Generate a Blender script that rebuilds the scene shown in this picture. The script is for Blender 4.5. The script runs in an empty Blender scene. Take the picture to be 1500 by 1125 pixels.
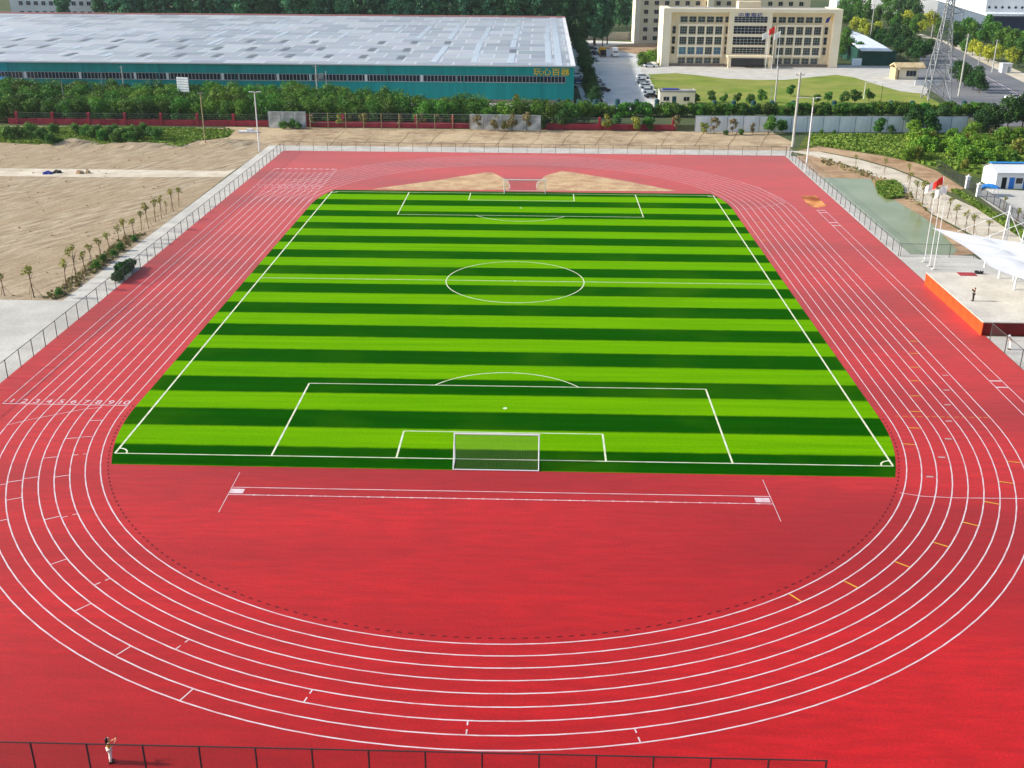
import bpy, bmesh, math, random
import numpy as np
from mathutils import Vector, Matrix

random.seed(7)
RNG = np.random.default_rng(7)
scene = bpy.context.scene
COL = scene.collection
R = math.radians

# ------------------------------------------------------------------ camera
F_PX, CX, CY, CZ = 1559.32, 2.91, -135.66, 42.06
PITCH, YAW, ROLL = 0.396906, -0.0238252, 0.00586425
_cp, _sp, _cy, _sy = math.cos(PITCH), math.sin(PITCH), math.cos(YAW), math.sin(YAW)
FWD = Vector((_sy * _cp, _cy * _cp, -_sp))
_r = Vector((_cy, -_sy, 0)); _u = _r.cross(FWD)
RIGHT = math.cos(ROLL) * _r + math.sin(ROLL) * _u
UP = -math.sin(ROLL) * _r + math.cos(ROLL) * _u
CAMPOS = Vector((CX, CY, CZ))
cam = bpy.data.cameras.new('camera')
cam.sensor_fit = 'HORIZONTAL'; cam.sensor_width = 36; cam.lens = F_PX / 1500 * 36
cam.clip_start = 0.5; cam.clip_end = 6000
camo = bpy.data.objects.new('camera', cam); COL.objects.link(camo)
M3 = Matrix((RIGHT, UP, -FWD)).transposed()
camo.matrix_world = Matrix.Translation(CAMPOS) @ M3.to_4x4()
scene.camera = camo


def G(px, py, z=0.0):
    """survey: photo point -> world position at height z"""
    d = FWD * F_PX + RIGHT * (px - 750) + UP * (562.5 - py)
    p = CAMPOS + d * ((z - CZ) / d.z)
    return (p.x, p.y)


# ------------------------------------------------------------------ light
SUN_EL = R(27); SUN_AZ_VEC = Vector((-0.999, 0.02, 0)).normalized()
sun_dir = SUN_AZ_VEC * math.cos(SUN_EL) + Vector((0, 0, math.sin(SUN_EL)))
sl = bpy.data.lights.new('sun', 'SUN'); sl.energy = 4.0; sl.angle = R(2.2); sl.color = (1.0, 0.95, 0.87)
so = bpy.data.objects.new('sun', sl); COL.objects.link(so)
so.rotation_euler = (-sun_dir).to_track_quat('-Z', 'Y').to_euler()
w = bpy.data.worlds.new('World'); scene.world = w; w.use_nodes = True
nt = w.node_tree; bg = nt.nodes['Background']
sky = nt.nodes.new('ShaderNodeTexSky'); sky.sky_type = 'NISHITA'; sky.sun_disc = False
sky.sun_elevation = SUN_EL; sky.sun_rotation = math.atan2(SUN_AZ_VEC.x, SUN_AZ_VEC.y)
sky.air_density = 1.0; sky.dust_density = 2.5; sky.ozone_density = 1.0
nt.links.new(sky.outputs[0], bg.inputs[0]); bg.inputs[1].default_value = 0.15
scene.view_settings.view_transform = 'Standard'; scene.view_settings.look = 'None'
scene.view_settings.exposure = 0.4; scene.view_settings.gamma = 1
scene.cycles.max_bounces = 6; scene.cycles.transparent_max_bounces = 12


# ------------------------------------------------------------------ materials
def lin(c):
    c = c / 255
    return c / 12.92 if c <= 0.04045 else ((c + 0.055) / 1.055) ** 2.4


def S(r, g, b, k=1.0):
    return (lin(r) * k, lin(g) * k, lin(b) * k, 1)


MATS = {}


def mat(name, c1, c2=None, scale=1.0, rough=0.8, spec=0.3, detail=5, metal=0, bump=0, stretch=(1, 1, 1), c3=None, scale3=0.05,
        rot=0, transl=0.0, objvar=0.0, p0=0.35, p1=0.65, sheen=0, f3=0.6, grain=0, gscale=7.0):
    """noise-mixed principled material in world-size object coordinates"""
    m = bpy.data.materials.new(name); m.use_nodes = True
    n = m.node_tree; L = n.links; b = n.nodes['Principled BSDF']
    b.inputs['Roughness'].default_value = rough
    b.inputs['Specular IOR Level'].default_value = spec
    b.inputs['Metallic'].default_value = metal
    if sheen:
        b.inputs['Sheen Weight'].default_value = sheen; b.inputs['Sheen Roughness'].default_value = 0.33
    tc = n.nodes.new('ShaderNodeTexCoord'); mp = n.nodes.new('ShaderNodeMapping'); mp.vector_type = 'TEXTURE'
    L.new(tc.outputs['Object'], mp.inputs[0]); mp.inputs['Scale'].default_value = [1 / q for q in stretch]; mp.inputs['Rotation'].default_value = (0, 0, rot)
    out = None
    if c2 is not None:
        nz = n.nodes.new('ShaderNodeTexNoise'); nz.inputs['Scale'].default_value = scale; nz.inputs['Detail'].default_value = detail
        L.new(mp.outputs[0], nz.inputs['Vector'])
        rp = n.nodes.new('ShaderNodeValToRGB'); rp.color_ramp.elements[0].position = p0; rp.color_ramp.elements[1].position = p1
        rp.color_ramp.elements[0].color = c1; rp.color_ramp.elements[1].color = c2
        L.new(nz.outputs['Fac'], rp.inputs[0]); out = rp.outputs[0]
        if bump:
            bp = n.nodes.new('ShaderNodeBump'); bp.inputs['Strength'].default_value = bump; bp.inputs['Distance'].default_value = 0.1
            L.new(nz.outputs['Fac'], bp.inputs['Height']); L.new(bp.outputs[0], b.inputs['Normal'])
        if c3 is not None:
            n3 = n.nodes.new('ShaderNodeTexNoise'); n3.inputs['Scale'].default_value = scale3; n3.inputs['Detail'].default_value = 3
            L.new(mp.outputs[0], n3.inputs['Vector'])
            r3 = n.nodes.new('ShaderNodeValToRGB'); r3.color_ramp.elements[0].position = 0.42; r3.color_ramp.elements[1].position = 0.62
            r3.color_ramp.elements[1].color = (f3, f3, f3, 1)
            L.new(n3.outputs['Fac'], r3.inputs[0])
            mx = n.nodes.new('ShaderNodeMix'); mx.data_type = 'RGBA'
            L.new(r3.outputs[0], mx.inputs[0]); L.new(out, mx.inputs[6]); mx.inputs[7].default_value = c3; out = mx.outputs[2]
    if grain and out is not None:
        ng = n.nodes.new('ShaderNodeTexNoise'); ng.inputs['Scale'].default_value = gscale; ng.inputs['Detail'].default_value = 4; ng.inputs['Roughness'].default_value = 0.75
        L.new(tc.outputs['Object'], ng.inputs['Vector'])
        mg = n.nodes.new('ShaderNodeMapRange'); mg.inputs[1].default_value = 0.32; mg.inputs[2].default_value = 0.68; mg.inputs[3].default_value = 1 - grain; mg.inputs[4].default_value = 1 + grain
        L.new(ng.outputs['Fac'], mg.inputs[0])
        hg = n.nodes.new('ShaderNodeHueSaturation'); L.new(mg.outputs[0], hg.inputs['Value']); L.new(out, hg.inputs['Color']); out = hg.outputs[0]
    if objvar:
        oi = n.nodes.new('ShaderNodeObjectInfo'); hs = n.nodes.new('ShaderNodeHueSaturation')
        mr = n.nodes.new('ShaderNodeMapRange'); mr.inputs[3].default_value = 1 - objvar; mr.inputs[4].default_value = 1 + objvar
        L.new(oi.outputs['Random'], mr.inputs[0]); L.new(mr.outputs[0], hs.inputs['Value'])
        mr2 = n.nodes.new('ShaderNodeMapRange'); mr2.inputs[3].default_value = 0.5 - objvar * 0.08; mr2.inputs[4].default_value = 0.5 + objvar * 0.05
        ml = n.nodes.new('ShaderNodeMath'); ml.operation = 'FRACT'; m7 = n.nodes.new('ShaderNodeMath'); m7.operation = 'MULTIPLY'; m7.inputs[1].default_value = 7.3
        L.new(oi.outputs['Random'], m7.inputs[0]); L.new(m7.outputs[0], ml.inputs[0]); L.new(ml.outputs[0], mr2.inputs[0]); L.new(mr2.outputs[0], hs.inputs['Hue'])
        if out is not None: L.new(out, hs.inputs['Color'])
        else: hs.inputs['Color'].default_value = c1
        out = hs.outputs[0]
    if out is not None: L.new(out, b.inputs['Base Color'])
    else: b.inputs['Base Color'].default_value = c1
    if transl:
        tr = n.nodes.new('ShaderNodeBsdfTranslucent'); ms = n.nodes.new('ShaderNodeMixShader'); ms.inputs[0].default_value = transl
        if out is not None: L.new(out, tr.inputs[0])
        else: tr.inputs[0].default_value = c1
        L.new(b.outputs[0], ms.inputs[1]); L.new(tr.outputs[0], ms.inputs[2]); L.new(ms.outputs[0], n.nodes['Material Output'].inputs[0])
    MATS[name] = m
    return m


def leafmat(name, c1, c2, var=0.25):
    return mat(name, c1, c2, scale=0.9, rough=0.6, spec=0.25, detail=3, transl=0.25, objvar=var, p0=0.3, p1=0.7)


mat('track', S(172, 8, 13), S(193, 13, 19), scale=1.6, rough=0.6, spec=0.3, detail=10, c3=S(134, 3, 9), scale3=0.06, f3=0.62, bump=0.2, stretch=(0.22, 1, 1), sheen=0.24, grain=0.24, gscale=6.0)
mat('paint_white', S(216, 204, 208), S(200, 136, 142), scale=0.9, rough=0.6, p0=0.42, p1=0.82, detail=9)
mat('paint_turf', S(226, 230, 206), S(196, 206, 160), scale=1.0, rough=0.8)
mat('paint_yellow', S(226, 176, 60), S(205, 150, 50), scale=2, rough=0.7)
mat('paint_grey', S(178, 146, 144), rough=0.7)
mat('slot', S(96, 12, 20), rough=0.8)
mat('dirt', S(184, 168, 142), S(142, 126, 102), scale=1.0, rough=0.95, spec=0.1, detail=12, stretch=(0.22, 1, 1), rot=R(64), p0=0.36, p1=0.66, c3=S(162, 142, 114), scale3=0.11, bump=0.9, grain=0.22, gscale=2.2)
mat('dirt_far', S(180, 160, 132), S(146, 124, 96), scale=0.5, rough=0.95, spec=0.1, detail=9, c3=S(205, 185, 150), scale3=0.09, bump=0.5, grain=0.22, gscale=1.8)
mat('rut_soil', S(128, 112, 90), S(204, 190, 162), scale=0.4, rough=1, spec=0.05, detail=8)
mat('sand', S(204, 178, 138), S(178, 142, 112), scale=0.35, rough=0.95, spec=0.1, detail=8, bump=0.4, grain=0.22, gscale=1.8)
mat('soil', S(178, 146, 114), S(146, 118, 90), scale=0.5, rough=0.95, spec=0.1, detail=9, c3=S(196, 170, 136), scale3=0.1, bump=0.6, grain=0.22, gscale=1.8)
mat('land', S(62, 82, 50), S(92, 98, 66), scale=0.03, rough=0.95, spec=0.1, detail=10)
mat('concrete', S(206, 204, 196), S(184, 182, 174), scale=0.25, rough=0.85, detail=9, c3=S(170, 168, 160), scale3=0.06, grain=0.12, gscale=2.5)
mat('concrete_white', S(206, 203, 194), S(186, 183, 174), scale=0.3, rough=0.85, detail=9, grain=0.12, gscale=2.5)
mat('path', S(216, 206, 186), S(190, 178, 156), scale=0.3, rough=0.9, detail=9, grain=0.12, gscale=2.5)
mat('lot', S(206, 208, 204), S(186, 188, 184), scale=0.15, rough=0.85, detail=9, c3=S(216, 214, 208), scale3=0.04, grain=0.12, gscale=2.5)
mat('asphalt', S(118, 120, 124), S(100, 102, 106), scale=0.2, rough=0.85, detail=9, c3=S(136, 136, 136), scale3=0.05, grain=0.12, gscale=2.5)
mat('lawn', S(104, 130, 44), S(138, 150, 66), scale=0.14, rough=0.95, spec=0.1, detail=10, c3=S(156, 150, 86), scale3=0.05, grain=0.22, gscale=1.8)
mat('weeds_ground', S(76, 96, 36), S(110, 116, 54), scale=0.3, rough=0.95, spec=0.1, detail=8)
mat('furrow', S(124, 104, 78), rough=1)
mat('water', S(134, 144, 102), S(150, 158, 118), scale=0.12, rough=0.12, spec=0.22, detail=5, bump=0.03)
mat('orange', S(226, 84, 34), S(212, 72, 28), scale=0.6, rough=0.6)
mat('maroon', S(118, 12, 14), S(100, 10, 12), scale=0.6, rough=0.7)
mat('membrane', S(240, 241, 242), S(232, 234, 236), scale=0.6, rough=0.5, transl=0.12)
mat('white_metal', S(228, 230, 232), rough=0.4, spec=0.5)
mat('grey_metal', S(150, 154, 158), S(130, 134, 138), scale=1, rough=0.5, spec=0.5)
mat('dark_metal', S(52, 50, 54), rough=0.5, spec=0.4)
mat('post_dark', S(74, 72, 74), rough=0.55)
mat('rail_brown', S(66, 46, 48), rough=0.55)
mat('pole_concrete', S(190, 190, 184), S(166, 166, 160), scale=0.8, rough=0.85)
mat('pole_wood', S(172, 160, 120), S(140, 128, 96), scale=0.8, rough=0.9)
mat('teal', S(0, 140, 138), S(6, 152, 152), scale=0.25, rough=0.5, spec=0.3, detail=6, stretch=(3, 1, 0.15))
mat('plinth', S(168, 150, 132), S(140, 122, 108), scale=0.4, rough=0.9)
mat('window_dark', S(22, 28, 42), S(42, 52, 70), scale=0.5, rough=0.15, spec=0.6)
mat('mullion', S(170, 172, 176), rough=0.6)
mat('skylight_light', S(204, 214, 222), S(186, 200, 212), scale=0.3, rough=0.25, spec=0.5)
mat('skylight_dark', S(120, 128, 132), S(96, 104, 110), scale=0.4, rough=0.5)
mat('ridge_red', S(186, 120, 116), rough=0.7)
mat('letter_yellow', S(252, 206, 20), rough=0.5)
mat('letter_blue', S(40, 52, 150), rough=0.5)
mat('beige', S(240, 222, 188), S(230, 212, 178), scale=0.15, rough=0.85, detail=7)
mat('beige_light', S(246, 234, 208), S(240, 226, 198), scale=0.2, rough=0.85)
mat('stone_base', S(160, 140, 124), S(136, 118, 104), scale=0.5, rough=0.85)
mat('glass_green', S(30, 48, 48), S(58, 74, 72), scale=0.35, rough=0.12, spec=0.6, objvar=0.35)
mat('glass_blue', S(70, 112, 150), S(90, 130, 160), scale=0.5, rough=0.12, spec=0.6, objvar=0.3)
mat('glass_dark', S(12, 18, 28), S(24, 32, 44), scale=0.5, rough=0.1, spec=0.6)
mat('roof_grey', S(170, 168, 164), S(150, 148, 144), scale=0.2, rough=0.9)
mat('red_wall', S(178, 64, 78), S(144, 48, 60), scale=0.5, rough=0.85, detail=7)
mat('panel_white', S(236, 242, 246), S(206, 218, 226), scale=0.35, rough=0.6, detail=7, stretch=(1.5, 1, 0.4))
mat('panel_dirty', S(226, 230, 232), S(176, 182, 184), scale=0.4, rough=0.7, detail=9, c3=S(116, 120, 112), scale3=0.3, f3=0.8)
mat('panel_trim', S(120, 126, 132), rough=0.6)
mat('bark', S(98, 80, 62), S(70, 58, 46), scale=3, rough=0.95)
mat('stake', S(150, 128, 98), rough=0.9)
mat('navy', S(34, 44, 72), S(42, 52, 82), scale=0.1, rough=0.5, spec=0.4)
mat('slate', S(84, 98, 114), S(94, 108, 124), scale=0.2, rough=0.6)
mat('white_wall', S(222, 224, 226), S(208, 210, 212), scale=0.1, rough=0.8)
mat('blue_roof', S(44, 124, 200), S(60, 140, 214), scale=0.4, rough=0.5)
mat('blue_bright', S(28, 140, 214), rough=0.5)
mat('blue_door', S(30, 110, 196), rough=0.5)
mat('green_wall', S(18, 62, 54), S(24, 72, 62), scale=0.4, rough=0.7)
mat('tan_roof', S(208, 190, 150), S(180, 158, 120), scale=0.8, rough=0.9)
mat('tile_roof', S(150, 104, 84), S(130, 88, 70), scale=0.6, rough=0.9)
mat('car_white', S(232, 234, 236), rough=0.25, spec=0.6)
mat('car_silver', S(168, 174, 180), rough=0.3, spec=0.6)
mat('car_black', S(24, 24, 28), rough=0.2, spec=0.6)
mat('car_blue', S(46, 78, 120), rough=0.25, spec=0.6)
mat('truck_yellow', S(226, 168, 40), rough=0.4)
mat('tyre', S(24, 24, 24), rough=0.9)
mat('red_flag', S(222, 52, 40), rough=0.8, transl=0.2)
mat('white_flag', S(234, 234, 232), rough=0.8, transl=0.2)
mat('rug_red', S(170, 60, 72), S(140, 50, 60), scale=2, rough=0.9)
mat('tarp_dark', S(46, 46, 50), rough=0.8)
mat('pit_cover', S(196, 108, 50), S(232, 168, 100), scale=0.55, rough=0.85, detail=6, c3=S(140, 66, 30), scale3=0.3, f3=0.9)
mat('teal_lid', S(14, 66, 72), rough=0.6)
mat('skin', S(222, 172, 140), rough=0.6)
mat('hair', S(20, 16, 16), rough=0.5)
mat('shirt_yellow', S(222, 180, 50), rough=0.9)
mat('cloth_white', S(238, 238, 236), rough=0.9)
mat('cloth_black', S(26, 26, 30), rough=0.9)
mat('cloth_grey', S(150, 152, 156), rough=0.9)
leafmat('leaf_orchard', S(24, 74, 20), S(98, 148, 40), 0.38)
mat('wood_soil', S(58, 62, 36), S(44, 46, 28), scale=0.5, rough=1, spec=0.05)
leafmat('leaf_dark', S(28, 66, 28), S(60, 104, 40), 0.25)
leafmat('leaf_poplar', S(34, 92, 66), S(92, 146, 98), 0.4)
leafmat('leaf_bright', S(70, 118, 30), S(124, 164, 48), 0.25)
leafmat('leaf_olive', S(98, 112, 40), S(158, 160, 66), 0.25)
leafmat('leaf_yellow', S(196, 196, 58), S(128, 156, 52), 0.15)
leafmat('leaf_mid', S(48, 98, 34), S(94, 140, 48), 0.25)
leafmat('leaf_dry', S(132, 112, 84), S(112, 120, 66), 0.2)
leafmat('leaf_weeds', S(84, 124, 38), S(134, 152, 62), 0.1)


# mown turf: real light and dark mowing stripes of 4.04 m
def turf_material():
    m = bpy.data.materials.new('turf'); m.use_nodes = True
    n = m.node_tree; L = n.links; b = n.nodes['Principled BSDF']
    b.inputs['Roughness'].default_value = 0.9; b.inputs['Specular IOR Level'].default_value = 0.0
    tc = n.nodes.new('ShaderNodeTexCoord'); sx = n.nodes.new('ShaderNodeSeparateXYZ'); L.new(tc.outputs['Object'], sx.inputs[0])

    def math_(op, a, b_=None):
        k = n.nodes.new('ShaderNodeMath'); k.operation = op
        for i, v in enumerate((a, b_)):
            if v is None: continue
            if isinstance(v, (int, float)): k.inputs[i].default_value = v
            else: L.new(v, k.inputs[i])
        return k.outputs[0]
    nz0 = n.nodes.new('ShaderNodeTexNoise'); nz0.inputs['Scale'].default_value = 0.8; nz0.inputs['Detail'].default_value = 4
    L.new(tc.outputs['Object'], nz0.inputs['Vector'])
    wob = math_('MULTIPLY', math_('SUBTRACT', nz0.outputs['Fac'], 0.5), 0.25)
    yy = math_('ADD', sx.outputs['Y'], wob)
    b.inputs['Sheen Weight'].default_value = 0.1; b.inputs['Sheen Roughness'].default_value = 0.4; b.inputs['Sheen Tint'].default_value = (0.12, 0.8, 0.0, 1)
    sn = math_('SINE', math_('MULTIPLY', math_('ADD', yy, 2.022), math.pi / 4.044))
    tt = math_('SUBTRACT', 0.5, math_('MULTIPLY', sn, 3.2)); cl_ = n.nodes.new('ShaderNodeClamp'); L.new(tt, cl_.inputs[0]); t = cl_.outputs[0]
    mp = n.nodes.new('ShaderNodeMapping'); mp.inputs['Scale'].default_value = (0.06, 1.2, 1); L.new(tc.outputs['Object'], mp.inputs[0])
    nz = n.nodes.new('ShaderNodeTexNoise'); nz.inputs['Scale'].default_value = 1.0; nz.inputs['Detail'].default_value = 8; L.new(mp.outputs[0], nz.inputs['Vector'])
    nf = n.nodes.new('ShaderNodeTexNoise'); nf.inputs['Scale'].default_value = 5.0; nf.inputs['Detail'].default_value = 6; L.new(tc.outputs['Object'], nf.inputs['Vector'])
    mix = math_('ADD', math_('MULTIPLY', nz.outputs['Fac'], 0.55), math_('MULTIPLY', nf.outputs['Fac'], 0.45))

    def ramp(a, c):
        r = n.nodes.new('ShaderNodeValToRGB'); r.color_ramp.elements[0].position = 0.3; r.color_ramp.elements[1].position = 0.7
        r.color_ramp.elements[0].color = a; r.color_ramp.elements[1].color = c; L.new(mix, r.inputs[0]); return r.outputs[0]
    light = ramp(S(74, 140, 0), S(116, 168, 2)); dark = ramp(S(0, 52, 0), S(10, 76, 2))
    mx = n.nodes.new('ShaderNodeMix'); mx.data_type = 'RGBA'
    L.new(t, mx.inputs[0]); L.new(light, mx.inputs[6]); L.new(dark, mx.inputs[7]); 
    nw = n.nodes.new('ShaderNodeTexNoise'); nw.inputs['Scale'].default_value = 0.07; nw.inputs['Detail'].default_value = 7; L.new(tc.outputs['Object'], nw.inputs['Vector'])
    rw = n.nodes.new('ShaderNodeValToRGB'); rw.color_ramp.elements[0].position = 0.5; rw.color_ramp.elements[1].position = 0.72; rw.color_ramp.elements[1].color = (.2, .2, .2, 1); L.new(nw.outputs['Fac'], rw.inputs[0])
    mw = n.nodes.new('ShaderNodeMix'); mw.data_type = 'RGBA'; L.new(rw.outputs[0], mw.inputs[0]); L.new(mx.outputs[2], mw.inputs[6]); mw.inputs[7].default_value = S(84, 130, 10)
    L.new(mw.outputs[2], b.inputs['Base Color'])
    bp = n.nodes.new('ShaderNodeBump'); bp.inputs['Strength'].default_value = 0.3; bp.inputs['Distance'].default_value = 0.05
    L.new(nf.outputs['Fac'], bp.inputs['Height']); L.new(bp.outputs[0], b.inputs['Normal'])
    MATS['turf'] = m


turf_material()


def wire_material(name, col, spacing, frac, rough=0.5):
    """woven wire: a real open pattern of crossing diagonal wires"""
    m = bpy.data.materials.new(name); m.use_nodes = True
    n = m.node_tree; L = n.links; b = n.nodes['Principled BSDF']
    b.inputs['Base Color'].default_value = col; b.inputs['Roughness'].default_value = rough
    tc = n.nodes.new('ShaderNodeTexCoord'); sx = n.nodes.new('ShaderNodeSeparateXYZ'); L.new(tc.outputs['Object'], sx.inputs[0])

    def mm(op, a, b_):
        k = n.nodes.new('ShaderNodeMath'); k.operation = op
        for i, v in enumerate((a, b_)):
            if isinstance(v, (int, float)): k.inputs[i].default_value = v
            else: L.new(v, k.inputs[i])
        return k.outputs[0]
    hor = mm('ADD', sx.outputs['X'], sx.outputs['Y'])
    def stripe(v): return mm('LESS_THAN', mm('FRACT', mm('DIVIDE', mm('ADD', v, 1000.0), spacing), 0), frac)
    a = mm('MAXIMUM', stripe(mm('ADD', hor, sx.outputs['Z'])), stripe(mm('SUBTRACT', hor, sx.outputs['Z'])))
    L.new(a, b.inputs['Alpha'])
    MATS[name] = m


wire_material('chain_link', S(96, 98, 100), 0.09, 0.06)
wire_material('chain_link_dark', S(52, 50, 52), 0.09, 0.1)
wire_material('goal_net', S(128, 116, 84), 0.14, 0.065, 0.8)
wire_material('iron_bars', S(40, 40, 44), 0.15, 0.16)


def roof_material():
    """long-span sheet roof: ribs, joints between sheets, weathering"""
    m = bpy.data.materials.new('roof_sheet'); m.use_nodes = True
    n = m.node_tree; L = n.links; b = n.nodes['Principled BSDF']
    b.inputs['Roughness'].default_value = 0.5; b.inputs['Specular IOR Level'].default_value = 0.4
    tc = n.nodes.new('ShaderNodeTexCoord')
    br = n.nodes.new('ShaderNodeTexBrick'); br.offset = 0.37; br.inputs['Scale'].default_value = 1
    br.inputs['Color1'].default_value = S(160, 170, 178); br.inputs['Color2'].default_value = S(202, 209, 215); br.inputs['Mortar'].default_value = S(220, 226, 232)
    br.inputs['Brick Width'].default_value = 10.5; br.inputs['Row Height'].default_value = 9.5; br.inputs['Mortar Size'].default_value = 0.35
    br.inputs['Mortar Smooth'].default_value = 0.6
    L.new(tc.outputs['Object'], br.inputs['Vector'])
    nz = n.nodes.new('ShaderNodeTexNoise'); nz.inputs['Scale'].default_value = 0.2; nz.inputs['Detail'].default_value = 8
    mp = n.nodes.new('ShaderNodeMapping'); mp.inputs['Scale'].default_value = (1, 2.5, 1); L.new(tc.outputs['Object'], mp.inputs[0]); L.new(mp.outputs[0], nz.inputs['Vector'])
    wv = n.nodes.new('ShaderNodeTexWave'); wv.bands_direction = 'Y'; wv.inputs['Scale'].default_value = 0.13; wv.inputs['Distortion'].default_value = 0.6
    L.new(tc.outputs['Object'], wv.inputs['Vector'])
    m1 = n.nodes.new('ShaderNodeMix'); m1.data_type = 'RGBA'; m1.blend_type = 'MULTIPLY'; m1.inputs[0].default_value = 0.35
    L.new(br.outputs['Color'], m1.inputs[6]); L.new(nz.outputs['Color'], m1.inputs[7])
    m2 = n.nodes.new('ShaderNodeMix'); m2.data_type = 'RGBA'; m2.blend_type = 'MULTIPLY'; m2.inputs[0].default_value = 0.12
    L.new(m1.outputs[2], m2.inputs[6]); L.new(wv.outputs['Color'], m2.inputs[7])
    L.new(m2.outputs[2], b.inputs['Base Color'])
    MATS['roof_sheet'] = m


roof_material()


# ------------------------------------------------------------------ mesh helpers
class MB:
    def __init__(s): s.v = []; s.f = []; s.m = []

    def face(s, pts, mi=0):
        i = len(s.v); s.v += [tuple(p) for p in pts]; s.f.append(tuple(range(i, i + len(pts)))); s.m.append(mi)

    def box(s, x0, x1, y0, y1, z0, z1, mi=0):
        i = len(s.v)
        s.v += [(x, y, z) for z in (z0, z1) for y in (y0, y1) for x in (x0, x1)]
        for q in ((0, 2, 3, 1), (4, 5, 7, 6), (0, 1, 5, 4), (2, 6, 7, 3), (0, 4, 6, 2), (1, 3, 7, 5)):
            s.f.append(tuple(i + k for k in q)); s.m.append(mi)

    def bar(s, a, b, r0, r1=None, n=6, mi=0, cap=True):
        a = Vector(a); b = Vector(b); r1 = r0 if r1 is None else r1
        d = (b - a).normalized(); t = Vector((0, 0, 1)) if abs(d.z) < 0.9 else Vector((1, 0, 0))
        u = d.cross(t).normalized(); w_ = d.cross(u); i = len(s.v)
        for k in range(n):
            an = 2 * math.pi * k / n; e = u * math.cos(an) + w_ * math.sin(an)
            s.v.append(tuple(a + e * r0)); s.v.append(tuple(b + e * r1))
        for k in range(n):
            j = (k + 1) % n
            s.f.append((i + 2 * k, i + 2 * k + 1, i + 2 * j + 1, i + 2 * j)); s.m.append(mi)
        if cap:
            s.f.append(tuple(i + 2 * k for k in range(n))); s.m.append(mi)
            s.f.append(tuple(i + 2 * k + 1 for k in reversed(range(n)))); s.m.append(mi)

    def prism(s, poly, z0, z1, mi=0):
        n = len(poly); i = len(s.v)
        s.v += [(p[0], p[1], z0) for p in poly] + [(p[0], p[1], z1) for p in poly]
        s.f.append(tuple(i + k for k in reversed(range(n)))); s.m.append(mi)
        s.f.append(tuple(i + n + k for k in range(n))); s.m.append(mi)
        for k in range(n):
            j = (k + 1) % n; s.f.append((i + k, i + j, i + n + j, i + n + k)); s.m.append(mi)

    def extrude_x(s, prof, x0, x1, mi=0):
        """profile of (y, z) swept along x"""
        n = len(prof); i = len(s.v)
        s.v += [(x0, p[0], p[1]) for p in prof] + [(x1, p[0], p[1]) for p in prof]
        s.f.append(tuple(i + k for k in range(n))); s.m.append(mi)
        s.f.append(tuple(i + n + k for k in reversed(range(n)))); s.m.append(mi)
        for k in range(n):
            j = (k + 1) % n; s.f.append((i + k, i + n + k, i + n + j, i + j)); s.m.append(mi)

    def ribbon(s, pts, wd, z, mi=0, closed=False):
        n = len(pts); P = [Vector((p[0], p[1])) for p in pts]; L = []
        for k in range(n):
            a = P[k - 1] if (k > 0 or closed) else P[k]; b = P[(k + 1) % n] if (k < n - 1 or closed) else P[k]
            d = (b - a).normalized(); nn = Vector((-d.y, d.x)) * wd / 2
            L.append((P[k] + nn, P[k] - nn))
        i = len(s.v)
        for a, b in L: s.v += [(a.x, a.y, z), (b.x, b.y, z)]
        for k in range(n if closed else n - 1):
            j = (k + 1) % n
            s.f.append((i + 2 * k, i + 2 * k + 1, i + 2 * j + 1, i + 2 * j)); s.m.append(mi)

    def seg(s, a, b, wd, z, mi=0): s.ribbon([a, b], wd, z, mi)

    def mesh(s, name, mats):
        me = bpy.data.meshes.new(name); me.from_pydata(s.v, [], s.f)
        for m in (mats if isinstance(mats, (list, tuple)) else [mats]): me.materials.append(MATS[m])
        me.polygons.foreach_set('material_index', s.m)
        me.update()
        bm = bmesh.new(); bm.from_mesh(me); bmesh.ops.recalc_face_normals(bm, faces=bm.faces); bm.to_mesh(me); bm.free()
        return me

    def build(s, name, mats, parent=None, loc=None):
        return link(name, s.mesh(name, mats), parent, loc)


def link(name, me, parent=None, loc=None, rz=0, sc=None):
    o = bpy.data.objects.new(name, me); COL.objects.link(o)
    if parent is not None: o.parent = parent
    if loc is not None: o.location = loc
    if rz: o.rotation_euler = (0, 0, rz)
    if sc is not None: o.scale = sc if isinstance(sc, (tuple, list)) else (sc, sc, sc)
    return o


def tag(o, label, cat, group=None, kind=None):
    o['label'] = label; o['category'] = cat
    if group: o['group'] = group
    if kind: o['kind'] = kind
    return o


def empty(name, loc, label, cat, group=None, rz=0, sc=None):
    o = link(name, None, None, loc, rz, sc); o.empty_display_size = 0.3
    return tag(o, label, cat, group)


def copy_tree(o, parent=None):
    c = o.copy(); COL.objects.link(c); c.parent = parent
    for ch in list(o.children): copy_tree(ch, c)
    return c


def structure(o, label=None):
    o['kind'] = 'structure'
    if label: o['label'] = label
    return o


def sheet(name, pts, z, m, label=None):
    mb = MB(); mb.face([(p[0], p[1], z) for p in pts])
    me = mb.mesh(name, m)
    if me.polygons[0].normal.z < 0: me.flip_normals()
    o = link(name, me); structure(o, label); o['category'] = name.replace('_', ' ').split('.')[0]
    return o


def px(*a): return [G(*p) for p in a]


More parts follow.
